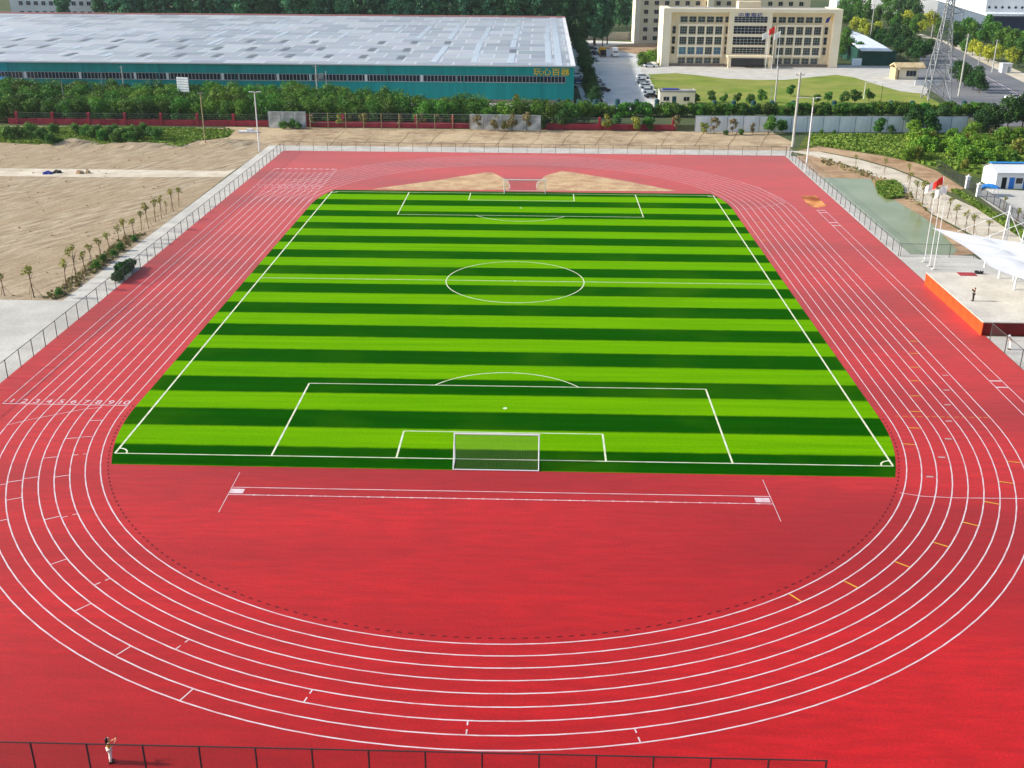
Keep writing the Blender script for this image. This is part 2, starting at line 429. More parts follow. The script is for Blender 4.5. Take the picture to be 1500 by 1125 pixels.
ORD = ['first', 'second', 'third', 'fourth', 'fifth', 'sixth', 'seventh', 'eighth', 'ninth', 'tenth', 'eleventh', 'twelfth', 'thirteenth', 'fourteenth',
       'fifteenth', 'sixteenth', 'seventeenth', 'eighteenth', 'nineteenth', 'twentieth', 'twenty-first', 'twenty-second', 'twenty-third', 'twenty-fourth',
       'twenty-fifth', 'twenty-sixth', 'twenty-seventh', 'twenty-eighth', 'twenty-ninth', 'thirtieth', 'thirty-first', 'thirty-second', 'thirty-third', 'thirty-fourth', 'thirty-fifth', 'thirty-sixth',
       'thirty-seventh', 'thirty-eighth', 'thirty-ninth', 'fortieth', 'forty-first', 'forty-second', 'forty-third', 'forty-fourth', 'forty-fifth']

# ------------------------------------------------------------------ ground
sheet('ground', [(-1800, -400), (1800, -400), (1800, 3200), (-1800, 3200)], -0.03, 'land', 'flat open land running to the horizon')
sheet('dirt_field', [(-400, -10.8), (-56, -10.8), (-56.3, 67), (-55.8, 95), (-40, 119.5), (-400, 119.5)], -0.012, 'dirt', 'bare raked tan soil beside the running track')
sheet('bare_strip', [(-66, 97.5), (57, 97.5), (60, 108), (58, 121), (-72, 121)], -0.004, 'dirt_far', 'bare tan strip behind the far kerb')
sheet('concrete_yard', [(-130, -60), (-51.5, -60), (-51.5, -10.6), (-130, -10.6)], 0.0, 'concrete', 'pale concrete yard beside the fence')
sheet('pavement', [(-56.2, -10.6), (-51.5, -10.6), (-51.5, 97.4), (-55.9, 97.4)], 0.004, 'concrete_white', 'white concrete strip along the track')
sheet('far_pavement', [(-51.5, 91.3), (56, 91.3), (57.5, 97.3), (-51.5, 97.4)], 0.002, 'concrete_white', 'white concrete kerb strip behind the far end of the track')
sheet('dirt_road', [(-400, 62.6)] + px((0, 258), (150, 259.5), (330, 259)) + [(-56.4, 72)] + px((330, 250.5), (150, 248), (0, 246.5)) + [(-400, 70)], 0.0, 'path', 'pale dirt road crossing the bare field')

# track
TX0, TX1, TY0, TY1 = -51.5, 54.7, -112, 91.3
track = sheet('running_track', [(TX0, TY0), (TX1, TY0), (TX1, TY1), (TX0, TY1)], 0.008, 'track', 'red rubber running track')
RAD, LW, HS = 36.65, 1.22, 42.195


def oval(r, n=64):
    p = []
    for k in range(n + 1):
        a = math.pi * k / n; p.append((r * math.cos(a), HS + r * math.sin(a)))
    for k in range(n + 1):
        a = math.pi + math.pi * k / n; p.append((r * math.cos(a), -HS + r * math.sin(a)))
    return p


Z1 = 0.013
lines = MB()
for i in range(9):
    lines.ribbon(oval(RAD + LW * i), 0.1, Z1, closed=True)
for i in range(11):
    x = -(RAD + LW * i)
    if i < 9: lines.seg((x, HS), (x, 72.2 if i == 0 else 69.6), 0.08, Z1 + 0.001)
    else: lines.seg((x, -HS), (x, 72.2 if i == 10 else 69.6), 0.085, Z1 + 0.001)
lines.seg((-36.6, -42.2), (-48.9, -42.2), 0.12, Z1 + 0.002)
lines.seg((-36.6, 57.8), (-48.9, 57.8), 0.1, Z1 + 0.002)
lines.seg((-36.6, 67.8), (-48.9, 67.8), 0.1, Z1 + 0.002)
for i in range(10):
    xa = -36.75 - 1.22 * i
    lines.seg((xa - 0.25, 72.2), (xa - 0.95, 72.2), 0.5, Z1 + 0.002)
lines.seg((-36.6, 72.2), (-48.9, 72.2), 0.08, Z1 + 0.003)
for yy in (60.5, 62.3, 55.0, 52.2):                      # hurdle and relay marks across the lanes
    for i in range(10):
        xa = -36.65 - 1.22 * i
        lines.seg((xa - 0.1, yy), (xa - 0.42, yy), 0.16, Z1 + 0.002); lines.seg((xa - 0.8, yy), (xa - 1.12, yy), 0.16, Z1 + 0.002)
lines.ribbon(px((10, 623), (47, 614), (84, 607), (122, 599.5), (150, 597)), 0.07, Z1 + 0.003)
lines.ribbon(px((1318, 722), (1350, 727), (1400, 729.5), (1450, 730), (1560, 731)), 0.08, Z1 + 0.003)
lines.ribbon(px((1085, 268), (1110, 274), (1150, 297)), 0.08, Z1 + 0.003)
lines.ribbon(px((1080, 307), (1110, 305), (1150, 297)), 0.08, Z1 + 0.003)


def tick(p, span=1, dashed=False, mi=0, wd=0.09, mb=None):
    """a painted mark straight across the lane that holds photo point p"""
    x, y = G(*p); mb = mb or lines
    if abs(y) <= HS: cx, cy = 0.0, y
    else: cx, cy = 0.0, math.copysign(HS, y)
    d = Vector((x - cx, y - cy)); r = d.length; d.normalize()
    i = math.floor((r - RAD) / LW); ra = RAD + i * LW + 0.05; rb = ra + LW * span - 0.1
    sg = [(0, 0.3), (0.62, 1.0)] if dashed else [(0, 1)]
    for a, b in sg:
        mb.seg((cx + d.x * (ra + (rb - ra) * a), cy + d.y * (ra + (rb - ra) * a)), (cx + d.x * (ra + (rb - ra) * b), cy + d.y * (ra + (rb - ra) * b)), wd, Z1 + 0.002, mi)


for p, dsh in (((139, 616), 0), ((105, 642), 0), ((126, 640), 0), ((116.5, 666), 1), ((73, 670.4), 0), ((91, 697.5), 0), ((45, 700), 0), ((22, 705), 0), ((3, 710), 0),
               ((20, 731), 0), ((5, 762), 0), ((76, 759), 0), ((100, 756), 1), ((86, 823), 0), ((148, 853), 1), ((121, 890), 0), ((267, 944), 1), ((180, 954), 0),
               ((273, 1018), 0), ((451, 1020), 1), ((684, 1067), 1), ((934, 1078), 1)):
    tick(p, 1, dsh)
# lines of the long jump runway and the runway behind the goal
lines.seg((49.9, 42.6), (49.9, -75), 0.09, Z1); lines.seg((51.2, 42.6), (51.2, -75), 0.09, Z1)
for y0 in (42.4, 40.6, 33.9, 32.0, -32.6, -34.3): lines.seg((49.9, y0), (51.2, y0), 0.3, Z1 + 0.002)
lines.seg((-22, -58.35), (22.2, -58.35), 0.09, Z1); lines.seg((-22, -59.6), (22.2, -59.6), 0.09, Z1)
for k in range(36):
    lines.seg((-20 + k * 1.17, -59.6), (-19.8 + k * 1.17, -59.6), 0.16, Z1 + 0.002)
lines.seg((-22.1, -55.7), (-22.0, -62.5), 0.05, Z1 + 0.002); lines.seg((22.2, -55.4), (22.3, -62.4), 0.05, Z1 + 0.002)
lines.seg((-22, -59.0), (-20.9, -59.0), 0.75, Z1 + 0.004); lines.seg((22.1, -59.0), (20.9, -59.0), 0.75, Z1 + 0.004)
# landing sector arcs at the far end
lines.ribbon(px((735, 262.5), (740, 264), (744, 267), (746.5, 271), (747, 276)), 0.15, Z1 + 0.004)
lines.ribbon(px((803, 261), (796, 262.5), (790, 266), (786.5, 270), (785.5, 275)), 0.15, Z1 + 0.004)
lo = lines.build('lane_lines', 'paint_white', track)
# bigger numbers at the finish
def text_mesh(body, size, m, depth=0.0, fat=0.0):
    cu = bpy.data.curves.new('lettering', 'FONT'); cu.body = body; cu.size = size; cu.extrude = depth; cu.offset = fat; cu.align_x = 'CENTER'
    t = bpy.data.objects.new('lettering', cu); COL.objects.link(t)
    dg = bpy.context.evaluated_depsgraph_get(); dg.update()
    me = bpy.data.meshes.new_from_object(t.evaluated_get(dg))
    bpy.data.objects.remove(t); bpy.data.curves.remove(cu)
    me.materials.clear(); me.materials.append(MATS[m])
    return me


for i in range(10):
    t = link('lane_number', text_mesh(str(10 - i), 1.3, 'paint_white'), track, (-37.26 - 1.22 * i, -41.95, Z1 + 0.003))
    t = link('lane_number', text_mesh(str(10 - i), 1.1, 'paint_white'), track, (-37.26 - 1.22 * i, 56.3, Z1 + 0.003))
ym = MB()
for p in ((1167, 877), (1248, 857), (1322, 827), (1379, 798), (1423, 768), (1454, 737), (1475, 707), (1487, 677), (1340, 500), (1339, 518), (1340, 538), (1340, 558), (1340, 580), (1340, 603), (1340, 627), (1333, 651)):
    tick(p, 1, False, 0, 0.13, ym)
for k in range(13):
    xa = 37.4 + k * 0.7; ym.seg((xa, -41.9), (xa + 0.5, -41.9), 0.07, Z1 + 0.003)
for p in ((1110, 326), (1117, 337), (1105, 343), (1123, 352)): tick(p, 1, False, 0, 0.12, ym)
ym.build('relay_marks', 'paint_yellow', track)
gm = MB()
for p in ((1385, 550), (1386.5, 571.6), (1388, 593), (1390, 617), (1389, 643), (1379.5, 670), (1362, 698.5)):
    x, y = G(*p); gm.seg((x - 0.3, y), (x + 0.3, y), 0.28, Z1 + 0.003)
gm.build('hurdle_marks', 'paint_grey', track)
sm = MB(); N = 150
for k in range(N):
    a = math.pi + math.pi * (k + 0.1) / N; b = math.pi + math.pi * (k + 0.55) / N; r = 36.02
    sm.seg((r * math.cos(a), -HS + r * math.sin(a)), (r * math.cos(b), -HS + r * math.sin(b)), 0.13, Z1)
sm.build('drain_slots', 'slot', track)
for nm, pts in (('sand_patch', px((545, 277), (640, 264), (712, 252.5), (722, 253), (745, 265), (746, 278), (640, 278.5))),
                ('sand_patch', px((786, 279.5), (785, 268), (800, 257), (822, 251), (836, 252), (920, 266), (992, 280)))):
    sheet(nm, pts, 0.0125, 'sand', 'pale sand spread on the red surface, %s of the far goal' % ('west' if pts[0][0] < 0 else 'east'))
sheet('sand_pit', px((1173, 287), (1195, 286.5), (1211.5, 302), (1195, 304.5), (1184, 301)), 0.016, 'pit_cover', 'long jump sand pit with orange brown cover')

# pitch
RG = 35.75
pp = []
yb, yt = -54.6, 53.9
aB = math.asin((abs(yb) - HS) / RG); aT = math.asin((yt - HS) / RG)
for k in range(17): a = -aB * (1 - k / 16); pp.append((RG * math.cos(a), -HS + RG * math.sin(a)))
for k in range(17): a = aT * k / 16; pp.append((RG * math.cos(a), HS + RG * math.sin(a)))
pp += [(-x, y) for x, y in reversed(pp)]
pitch = sheet('football_pitch', pp, 0.02, 'turf', 'striped light and dark green artificial turf pitch')
pl = MB(); Z2 = 0.026; H2, W2 = 52.5, 34.0; lw = 0.13
pl.seg((-W2, -H2), (W2, -H2), lw, Z2); pl.seg((-W2, H2), (W2, H2), lw, Z2)
pl.seg((-W2, -H2), (-W2, H2), lw * 1.4, Z2 + 0.001); pl.seg((W2, -H2), (W2, H2), lw * 1.4, Z2 + 0.001); pl.seg((-W2, 0), (W2, 0), lw, Z2 + 0.001)
pl.ribbon([(9.15 * math.cos(2 * math.pi * k / 96), 9.15 * math.sin(2 * math.pi * k / 96)) for k in range(96)], lw, Z2 + 0.002, closed=True)
pl.prism([(0.18 * math.cos(k), 0.18 * math.sin(k)) for k in np.linspace(0, 2 * math.pi, 12)[:-1]], Z2, Z2 + 0.004)
for s in (-1, 1):
    b = s * H2
    for hw, dp in ((20.16, 16.5), (9.16, 5.5)):
        pl.seg((-hw, b), (-hw, b - s * dp), lw * 1.3, Z2 + 0.002); pl.seg((hw, b), (hw, b - s * dp), lw * 1.3, Z2 + 0.002); pl.seg((-hw, b - s * dp), (hw, b - s * dp), lw, Z2 + 0.003)
    a0 = math.acos(5.5 / 9.15)
    pl.ribbon([(9.15 * math.sin(t), b - s * 11 - s * 9.15 * math.cos(t)) for t in np.linspace(-a0, a0, 30)], lw, Z2 + 0.002)
    pl.prism([(0.22 * math.cos(k), b - s * 11 + 0.22 * math.sin(k)) for k in np.linspace(0, 2 * math.pi, 12)[:-1]], Z2, Z2 + 0.004)
    for sx_ in (-1, 1):
        pl.ribbon([(sx_ * W2 - sx_ * 1.0 * math.cos(t), b - s * 1.0 * math.sin(t)) for t in np.linspace(0, math.pi / 2, 10)], lw * 1.2, Z2 + 0.004)
pl.build('pitch_lines', 'paint_turf', pitch)


def goal(x, y, s, label):
    g = empty('football_goal', (x, y, 0.02), label, 'goal', 'football goals')
    f = MB(); hw, h, d1, d2 = 3.66, 2.44, 0.9, 2.1
    f.bar((-hw, 0, 0), (-hw, 0, h), 0.07); f.bar((hw, 0, 0), (hw, 0, h), 0.07); f.bar((-hw - 0.07, 0, h), (hw + 0.07, 0, h), 0.085)
    f.build('goal_frame', 'white_metal', g)
    k = MB()
    for x in (-hw, hw):
        k.bar((x, 0, h), (x, s * d2, 0.05), 0.04); k.bar((x, 0, 0.05), (x, s * d2, 0.05), 0.035)
    k.bar((-hw, s * d2, 0.05), (hw, s * d2, 0.05), 0.05)
    k.build('back_bar', 'white_metal', g)
    n_ = MB()
    n_.face([(-hw, 0, h), (hw, 0, h), (hw, s * d2, 0.05), (-hw, s * d2, 0.05)])
    for x in (-hw, hw): n_.face([(x, 0, h), (x, s * d2, 0.05), (x, 0, 0.05)])
    n_.build('net', 'goal_net', g)


goal(-0.36, -H2, -1, 'white football goal with net on the near goal line below the penalty box')
goal(0.5, H2, 1, 'small white football goal at the far end between two sand patches')


# ------------------------------------------------------------------ fences
def fence(pts, label, h=2.0, step=3.0, wire='chain_link', pm='post_dark', rm='post_dark', pr=0.04, name='chain_link_fence', rails=(1.0,), gaps=()):
    root = empty(name, (pts[0][0], pts[0][1], 0), label, 'fence', 'fences around the sports ground')
    ox, oy = pts[0]
    pmb = MB(); pmb.bar((0, 0, 0), (0, 0, h + 0.03), pr, pr, 6); pme = pmb.mesh('post', pm)
    rl = MB(); pn = MB(); posts = []
    for (x0, y0), (x1, y1) in zip(pts[:-1], pts[1:]):
        L = math.hypot(x1 - x0, y1 - y0); n = max(1, round(L / step))
        for k in range(n + 1):
            q = (x0 + (x1 - x0) * k / n - ox, y0 + (y1 - y0) * k / n - oy)
            if not posts or math.hypot(q[0] - posts[-1][0], q[1] - posts[-1][1]) > 0.2: posts.append(q)
        for fr in rails: rl.bar((x0 - ox, y0 - oy, h * fr), (x1 - ox, y1 - oy, h * fr), pr * 0.75)
        pn.face([(x0 - ox, y0 - oy, 0.03), (x1 - ox, y1 - oy, 0.03), (x1 - ox, y1 - oy, h), (x0 - ox, y0 - oy, h)])
    for q in posts[:100]: link('post', pme, root, (q[0], q[1], 0))
    rl.build('rail', rm, root); pn.build('mesh_panel', wire, root)
    return root


fence([(18.62, -91.0), (18.62 - 3.042 * 27, -91.0)], 'dark brown mesh fence crossing the bottom edge in front of the red track', 2.0, 3.042, 'chain_link_dark', 'dark_metal', 'rail_brown', 0.055)
fence([(-51.35, 91.1), (-51.35, -66)], 'long grey mesh fence between the left straight and white concrete strip', 2.0, 3.0, pr=0.045)
fence([(-51.1, 91.4), (54.9, 91.4)], 'low looking mesh fence along the far white kerb behind the track', 1.9, 3.05, pr=0.04)
fence([(55.0, 91.2), (55.0, 14.6)], 'grey mesh fence between the track and the green pond', 2.0, 3.0, rm='grey_metal', pr=0.045)
fence([(55.2, 14.4), (65.5, 14.0), (70.5, 7.5), (71, 0)], 'short mesh fence bending round the pond corner behind the stage', 1.9, 3.2, pr=0.04)
fence([(54.7, -20.2), (54.7, -62)], 'mesh fence running on from the orange stage toward the camera', 2.0, 4.2, pr=0.05)

# ------------------------------------------------------------------ right side: pond, paths, stage
sheet('pond_kerb', [(54.75, 91.2), (56.8, 91.2), (57.2, 15.8), (66, 15.2), (66, 13.2), (54.75, 13.2)], 0.0, 'concrete_white', 'pale concrete margin between the fence and the pond')
sheet('bank_soil', [(56.6, 91)] + px((1200, 226), (1290, 262), (1330, 285), (1365, 315), (1430, 350), (1430, 372)) + [(62, 15), (56.6, 15)], -0.01, 'soil', 'brown soil bank around the pond')
sheet('pond_water', [(56.9, 69.2), (66.3, 68.6)] + px((1281, 272), (1300, 286), (1320, 299), (1345, 313), (1362, 325), (1382, 344), (1402, 366)) + [(63.2, 15.6), (57.1, 15.6)], 0.006, 'water', 'still grey green pond water')
sheet('stage_apron', [(54.75, 13.3), (71, 13.3), (74, 0.7), (54.75, 0.7)], 0.012, 'concrete', 'grey concrete apron beside the stage')
sheet('side_yard', [(54.75, -19), (110, -19), (110, -70), (54.75, -70)], 0.0, 'concrete', 'grey concrete yard beyond the right fence')
sheet('walkway', [(56.5, 97.2)] + px((1180, 226.5), (1240, 241), (1290, 262), (1330, 284), (1365, 313), (1425, 344), (1500, 400), (1620, 470), (1620, 400), (1500, 350), (1430, 305), (1392, 288), (1345, 262), (1310, 248), (1260, 234), (1200, 222)), 0.0, 'path', 'pale walkway curving past the pond')
sheet('soil_bank', [(58.8, 97.3)] + px((1205, 222), (1262, 233), (1312, 247), (1347, 261), (1392, 282), (1412, 276), (1372, 250), (1340, 238), (1290, 228), (1200, 214)), 0.003, 'soil', 'brown bare bank between the walkway and weeds')
sheet('verge', px((1392, 279), (1400, 276), (1470, 318), (1560, 380), (1560, 400), (1500, 352), (1440, 312)), 0.004, 'weeds_ground', 'grass verge under the iron fence')
sheet('shed_yard', px((1430, 285), (1445, 276), (1600, 285), (1700, 420), (1500, 332), (1455, 303)), 0.002, 'concrete', 'pale concrete yard in front of the shed')
sheet('weed_ground', [(58.8, 98)] + px((1180, 200), (1250, 196), (1420, 196), (1600, 190), (1700, 260), (1440, 262), (1360, 245), (1290, 227), (1200, 214)), -0.006, 'weeds_ground', 'weedy ground behind the pond')

st = empty('stage', (54.2, -18.8, 0), 'open white topped stage with bright orange front beside the track', 'stage')
b = MB(); b.box(0.12, 24, 0.12, 19.6, 0, 1.56); b.build('stage_body', 'maroon', st)
b = MB(); b.box(0, 24.2, 0, 19.7, 1.562, 1.66); b.build('stage_floor', 'concrete_white', st)
b = MB(); b.box(0.0, 0.118, 0, 2.44, 0.012, 1.56); fpm = b.mesh('front_panel', 'orange')
for k in range(8): link('front_panel', fpm, st, (0, 0.01 + 2.46 * k, 0))


def canopy():
    root = empty('tensile_canopy', (62.8, -6, 1.66), 'white tensile membrane canopy with domed panels over the stage', 'canopy')
    nx, ny = 36, 60; V = []; F = []
    for j in range(ny + 1):
        v = j / ny
        for i in range(nx + 1):
            u = i / nx
            x = 55.6 + 1.0 * math.sin(math.pi * v) + u * (12.6 - 1.0 * math.sin(math.pi * v))
            if v > 0.72: x += (1 - u) * (v - 0.72) ** 1.5 * 22
            y = 5.2 - 7.5 * u * (1 - v) - 24.5 * v - 0.8 * math.sin(math.pi * u) * (1 - 2 * v)
            z = 6.6 - 0.35 * u
            uu = (u * 2.0) % 1; vv = (v * 4.0) % 1
            dome = max(0, 1 - ((uu - 0.5) / 0.4) ** 2 - ((vv - 0.5) / 0.4) ** 2)
            z += 0.3 * dome - 0.1 * math.sin(math.pi * u) * math.sin(math.pi * v)
            V.append((x - 62.8, y + 6, z - 1.66))
    for j in range(ny):
        for i in range(nx):
            a = j * (nx + 1) + i; F.append((a, a + 1, a + nx + 2, a + nx + 1))
    me = bpy.data.meshes.new('membrane'); me.from_pydata(V, [], F); me.materials.append(MATS['membrane'])
    for p in me.polygons: p.use_smooth = True
    link('membrane', me, root)
    cm = MB(); cm.bar((0, 0, 0), (0, 0, 4.5), 0.14, 0.12, 8); cme = cm.mesh('column', 'white_metal')
    for y in (3.5, -1.3, -6.2, -11.1, -16): link('column', cme, root, (0.0, y + 6, 0))
    mm = MB()
    for a in ((-0.45, -0.3), (0.45, -0.3), (0, 0.5)): mm.bar((a[0], a[1], 0), (a[0] * 0.15, a[1] * 0.15, 7.6), 0.09, 0.07, 6)
    for z in (2, 4, 6): mm.bar((-0.3, -0.2, z), (0.3, -0.2, z), 0.04)
    mm.bar((0, 0, 7.2), (0, 0, 8.6), 0.12, 0.08)
    mme = mm.mesh('mast', 'white_metal')
    cb = MB()
    for y in (3.0, -2.4, -8.0):
        link('mast', mme, root, (1.7, y + 6, 0))
        cb.bar((1.7, y + 6, 7.8), (-4.2, y + 6 + 1, 4.75), 0.035); cb.bar((1.7, y + 6, 7.8), (3.2, y + 6 - 2.4, 3.9), 0.035); cb.bar((1.7, y + 6, 7.8), (3.2, y + 6 + 2, 3.9), 0.035)
    cb.build('cable', 'white_metal', root)


canopy()
for (x, y, h, fm, lb, fw) in ((57.7, 11.6, 11.6, 'white_flag', 'flagpole with a white flag, beside the pond fence, farthest from stage', 1.6),
                              (57.75, 9.5, 12.6, 'red_flag', 'flagpole with the red flag, tallest of three by the stage', 1.35),
                              (57.8, 7.9, 11.8, 'white_flag', 'flagpole with a white flag, closest of three to the stage', 1.6)):
    r = empty('flagpole', (x, y, 0.012), lb, 'flagpole', 'flagpoles beside the stage')
    b = MB(); b.bar((0, 0, 0), (0, 0, h), 0.06, 0.035, 8); b.build('pole', 'white_metal', r)
    V = []; F = []
    for i in range(13):
        u = i / 12
        for k in range(5):
            V.append((-0.04 - fw * u * 0.85, 0.25 * math.sin(u * 7) * u, h - 0.1 - 1.05 * k / 4 - 0.8 * u * u))
    for i in range(12):
        for k in range(4): a = i * 5 + k; F.append((a, a + 1, a + 6, a + 5))
    me = bpy.data.meshes.new('flag'); me.from_pydata(V, [], F); me.materials.append(MATS[fm]); link('flag', me, r)
    sl_ = MB(); sl_.box(-0.25, 0.25, -0.25, 0.25, 0, 0.12); sl_.build('base', 'concrete', r)
o = link('floor_mat', None); bpy.data.objects.remove(o)
b = MB(); b.box(-1.2, 1.0, -0.8, 0.7, 0, 0.05); tag(b.build('carpet_piece', 'rug_red', None, (59.4, 0.3, 1.661)), 'faded red carpet piece lying at the back of stage', 'carpet')
b = MB()
for k in range(14):
    a = random.random() * 6.28; b.bar((math.cos(a) * 0.5, math.sin(a) * 0.35, 0.0), (math.cos(a + 1.9) * 0.55, math.sin(a + 1.9) * 0.4, 0.2 + 0.15 * random.random()), 0.12, 0.08)
tag(b.build('tarp_bundle', 'tarp_dark', None, (61.0, 0.7, 1.67)), 'dark bundle of sheeting next to the red carpet piece', 'bundle')


# shed with blue roof trim
def shed():
    x0, y0 = G(1457, 276.5)
    r = empty('site_shed', (x0, y0, 0), 'white prefabricated shed with blue doors and bright blue roof edge', 'shed')
    L, D, h = 20, 6.5, 2.9
    b = MB(); b.extrude_x([(0, 0), (D, 0), (D, h), (D / 2, h + 1.1), (0, h)], 0, L); b.build('wall', 'white_wall', r)
    b = MB()
    for s in (0, 1):
        ya, yb_ = (-0.35, D / 2) if s == 0 else (D + 0.35, D / 2)
        za, zb = h - 0.02, h + 1.16
        b.face([(-0.3, ya, za), (L + 0.3, ya, za), (L + 0.3, yb_, zb), (-0.3, yb_, zb)]); b.face([(-0.3, ya, za + 0.09), (L + 0.3, ya, za + 0.09), (L + 0.3, yb_, zb + 0.09), (-0.3, yb_, zb + 0.09)])
    b.build('roof', 'white_wall', r)
    b = MB(); b.box(-0.35, L + 0.35, D / 2 - 0.5, D / 2 + 0.5, h + 1.26, h + 1.36); b.build('ridge_cap', 'blue_bright', r)
    dm = MB(); dm.box(0, 0.95, -0.06, -0.003, 0.05, 2.1); dme = dm.mesh('door', 'blue_door')
    for x in (2.4, 5.0, 9, 13): link('door', dme, r, (x, 0, 0))
    dk = MB(); dk.box(1.05, 1.9, -0.05, -0.003, 0.05, 2.1); dk.build('open_doorway', 'cloth_black', r)
    wm = MB(); wm.box(0, 1.2, -0.05, -0.003, 1.0, 2.0); wme = wm.mesh('window', 'glass_dark')
    for x in (3.6, 6.6, 11): link('window', wme, r, (x, 0, 0))
    x, y = G(1446, 286); r = empty('sun_shelter', (x, y, 0), 'small bright blue tarp shelter on thin legs before the white shed', 'shelter')
    b = MB(); n = 6
    for i in range(n):
        for k in range(n):
            def P(i_, k_): u, v = i_ / n - .5, k_ / n - .5; return (3.6 * u, 2.4 * v, 2.0 - 1.6 * (u * u + v * v) + 0.12 * math.sin(9 * u + 5 * v))
            b.face([P(i, k), P(i + 1, k), P(i + 1, k + 1), P(i, k + 1)])
    b.build('tarp', 'blue_roof', r)
    lm = MB(); lm.bar((0, 0, 0), (0, 0, 1.5), 0.04); lme = lm.mesh('leg', 'white_metal')
    for sx_ in (-1, 1):
        for sy_ in (-1, 1): link('leg', lme, r, (1.5 * sx_, 0.9 * sy_, 0))


shed()
ifp = px((1372, 245), (1415, 276), (1455, 300), (1500, 331), (1560, 375))
fence(ifp, 'black iron fence on a pale kerb between the walkway and shed yard', 1.6, 3.0, 'iron_bars', 'dark_metal', 'dark_metal', 0.05, 'iron_fence', (1.0, 0.1))
b = MB()
for a, c in zip(ifp[:-1], ifp[1:]): b.ribbon([a, c], 0.4, 0.25)
for p in ((1416, 276), (1432, 288)):
    x, y = G(*p); q = empty('gate_pillar', (x, y, 0), 'white gate pillar with ball cap, %s of the pair in the iron fence' % ('far one' if p[0] < 1420 else 'near one'), 'pillar', 'gate pillars')
    c = MB(); c.box(-0.3, 0.3, -0.3, 0.3, 0, 2.1); c.build('shaft', 'white_wall', q)
    c = MB(); c.box(-0.4, 0.4, -0.4, 0.4, 2.102, 2.25); c.bar((0, 0, 2.25), (0, 0, 2.55), 0.26, 0.1, 8); c.build('cap', 'white_wall', q)


# ------------------------------------------------------------------ trees
def leafcloud(seed, clumps, n, size, flat=0.0):
    rng = np.random.default_rng(seed)
    C = np.array([c[:3] for c in clumps], float); Rr = np.array([c[3:6] for c in clumps], float)
    wts = (Rr.prod(1)) ** 0.7; wts /= wts.sum()
    idx = rng.choice(len(clumps), n, p=wts)
    d = rng.normal(size=(n, 3)); d /= np.linalg.norm(d, axis=1)[:, None]
    rr = 0.45 + 0.6 * rng.random(n) ** 0.6
    P = C[idx] + d * Rr[idx] * rr[:, None]
    nn = d * 0.8 + rng.normal(size=(n, 3)) * 0.55; nn[:, 2] += 0.25; nn /= np.linalg.norm(nn, axis=1)[:, None]
    t = rng.normal(size=(n, 3)); u = np.cross(nn, t); u /= np.linalg.norm(u, axis=1)[:, None]; v = np.cross(nn, u)
    s = size * (0.6 + 0.8 * rng.random(n))[:, None]
    Q = np.stack([P - u * s * 0.5, P - v * s * 0.32, P + u * s * 0.5, P + v * s * 0.32], 1).reshape(-1, 3)
    Q[:, 2] = np.maximum(Q[:, 2], 0.05)
    return Q


def quads_mesh(name, Q, m):
    n = len(Q) // 4
    me = bpy.data.meshes.new(name)
    me.vertices.add(len(Q)); me.vertices.foreach_set('co', Q.astype(np.float32).ravel())
    me.loops.add(len(Q)); me.loops.foreach_set('vertex_index', np.arange(len(Q), dtype=np.int32))
    me.polygons.add(n); me.polygons.foreach_set('loop_start', np.arange(0, len(Q), 4, dtype=np.int32))
    try: me.polygons.foreach_set('loop_total', np.full(n, 4, dtype=np.int32))
    except Exception: pass
    me.materials.append(MATS[m]); me.update(calc_edges=True); me.validate()
    return me


def blob_clumps(rng, h0, h1, r, n, narrow=1.0, top=0.6):
    """clumps of a crown between heights h0, h1 with radius r"""
    out = []
    for k in range(n):
        t = rng.random(); z = h0 + (h1 - h0) * (0.12 + 0.76 * t)
        rad = r * (math.sin(math.pi * min(1, 0.18 + 0.72 * t)) ** 0.7) * narrow
        a = rng.random() * 2 * math.pi; q = rad * (0.25 + 0.45 * rng.random())
        c = r * (0.32 + 0.25 * rng.random())
        out.append((q * math.cos(a), q * math.sin(a), z, c, c, min(c * 0.9, (h1 - h0) * 0.24)))
    return out


def trunk_mesh(seed, h, r, hc, lim=4, m='bark'):
    rng = random.Random(seed); b = MB(); p = Vector((0, 0, -0.02)); n = 4
    for k in range(n):
        q = Vector((rng.uniform(-.04, .04) * h * (k > 0), rng.uniform(-.04, .04) * h * (k > 0), h * (k + 1) / n))
        b.bar(p, q, r * (1 - 0.17 * k), r * (1 - 0.17 * (k + 1)), 6, cap=False); p = q
    for k in range(lim):
        a = rng.random() * 6.28; z = h * rng.uniform(0.45, 0.85)
        b.bar((0, 0, z), (math.cos(a) * hc * 0.6, math.sin(a) * hc * 0.6, z + hc * rng.uniform(0.4, 0.9)), r * 0.45, r * 0.15, 5, cap=False)
    return b.mesh('trunk', m)


PROTO = {}


def proto(kind, nvar, h0, h1, r, ncl, nleaf, lsize, leaf, tr, narrow=1.0):
    out = []
    for k in range(nvar):
        rng = random.Random(hash(kind) % 1000 if False else sum(map(ord, kind)) * 13 + k)
        cl = blob_clumps(rng, h0, h1, r, ncl, narrow)
        Q = leafcloud(sum(map(ord, kind)) + k * 17, cl, nleaf, lsize)
        cr = quads_mesh('crown', Q, leaf)
        tk = trunk_mesh(k + 5, h0 + (h1 - h0) * 0.55, tr, r)
        out.append((tk, cr))
    PROTO[kind] = out


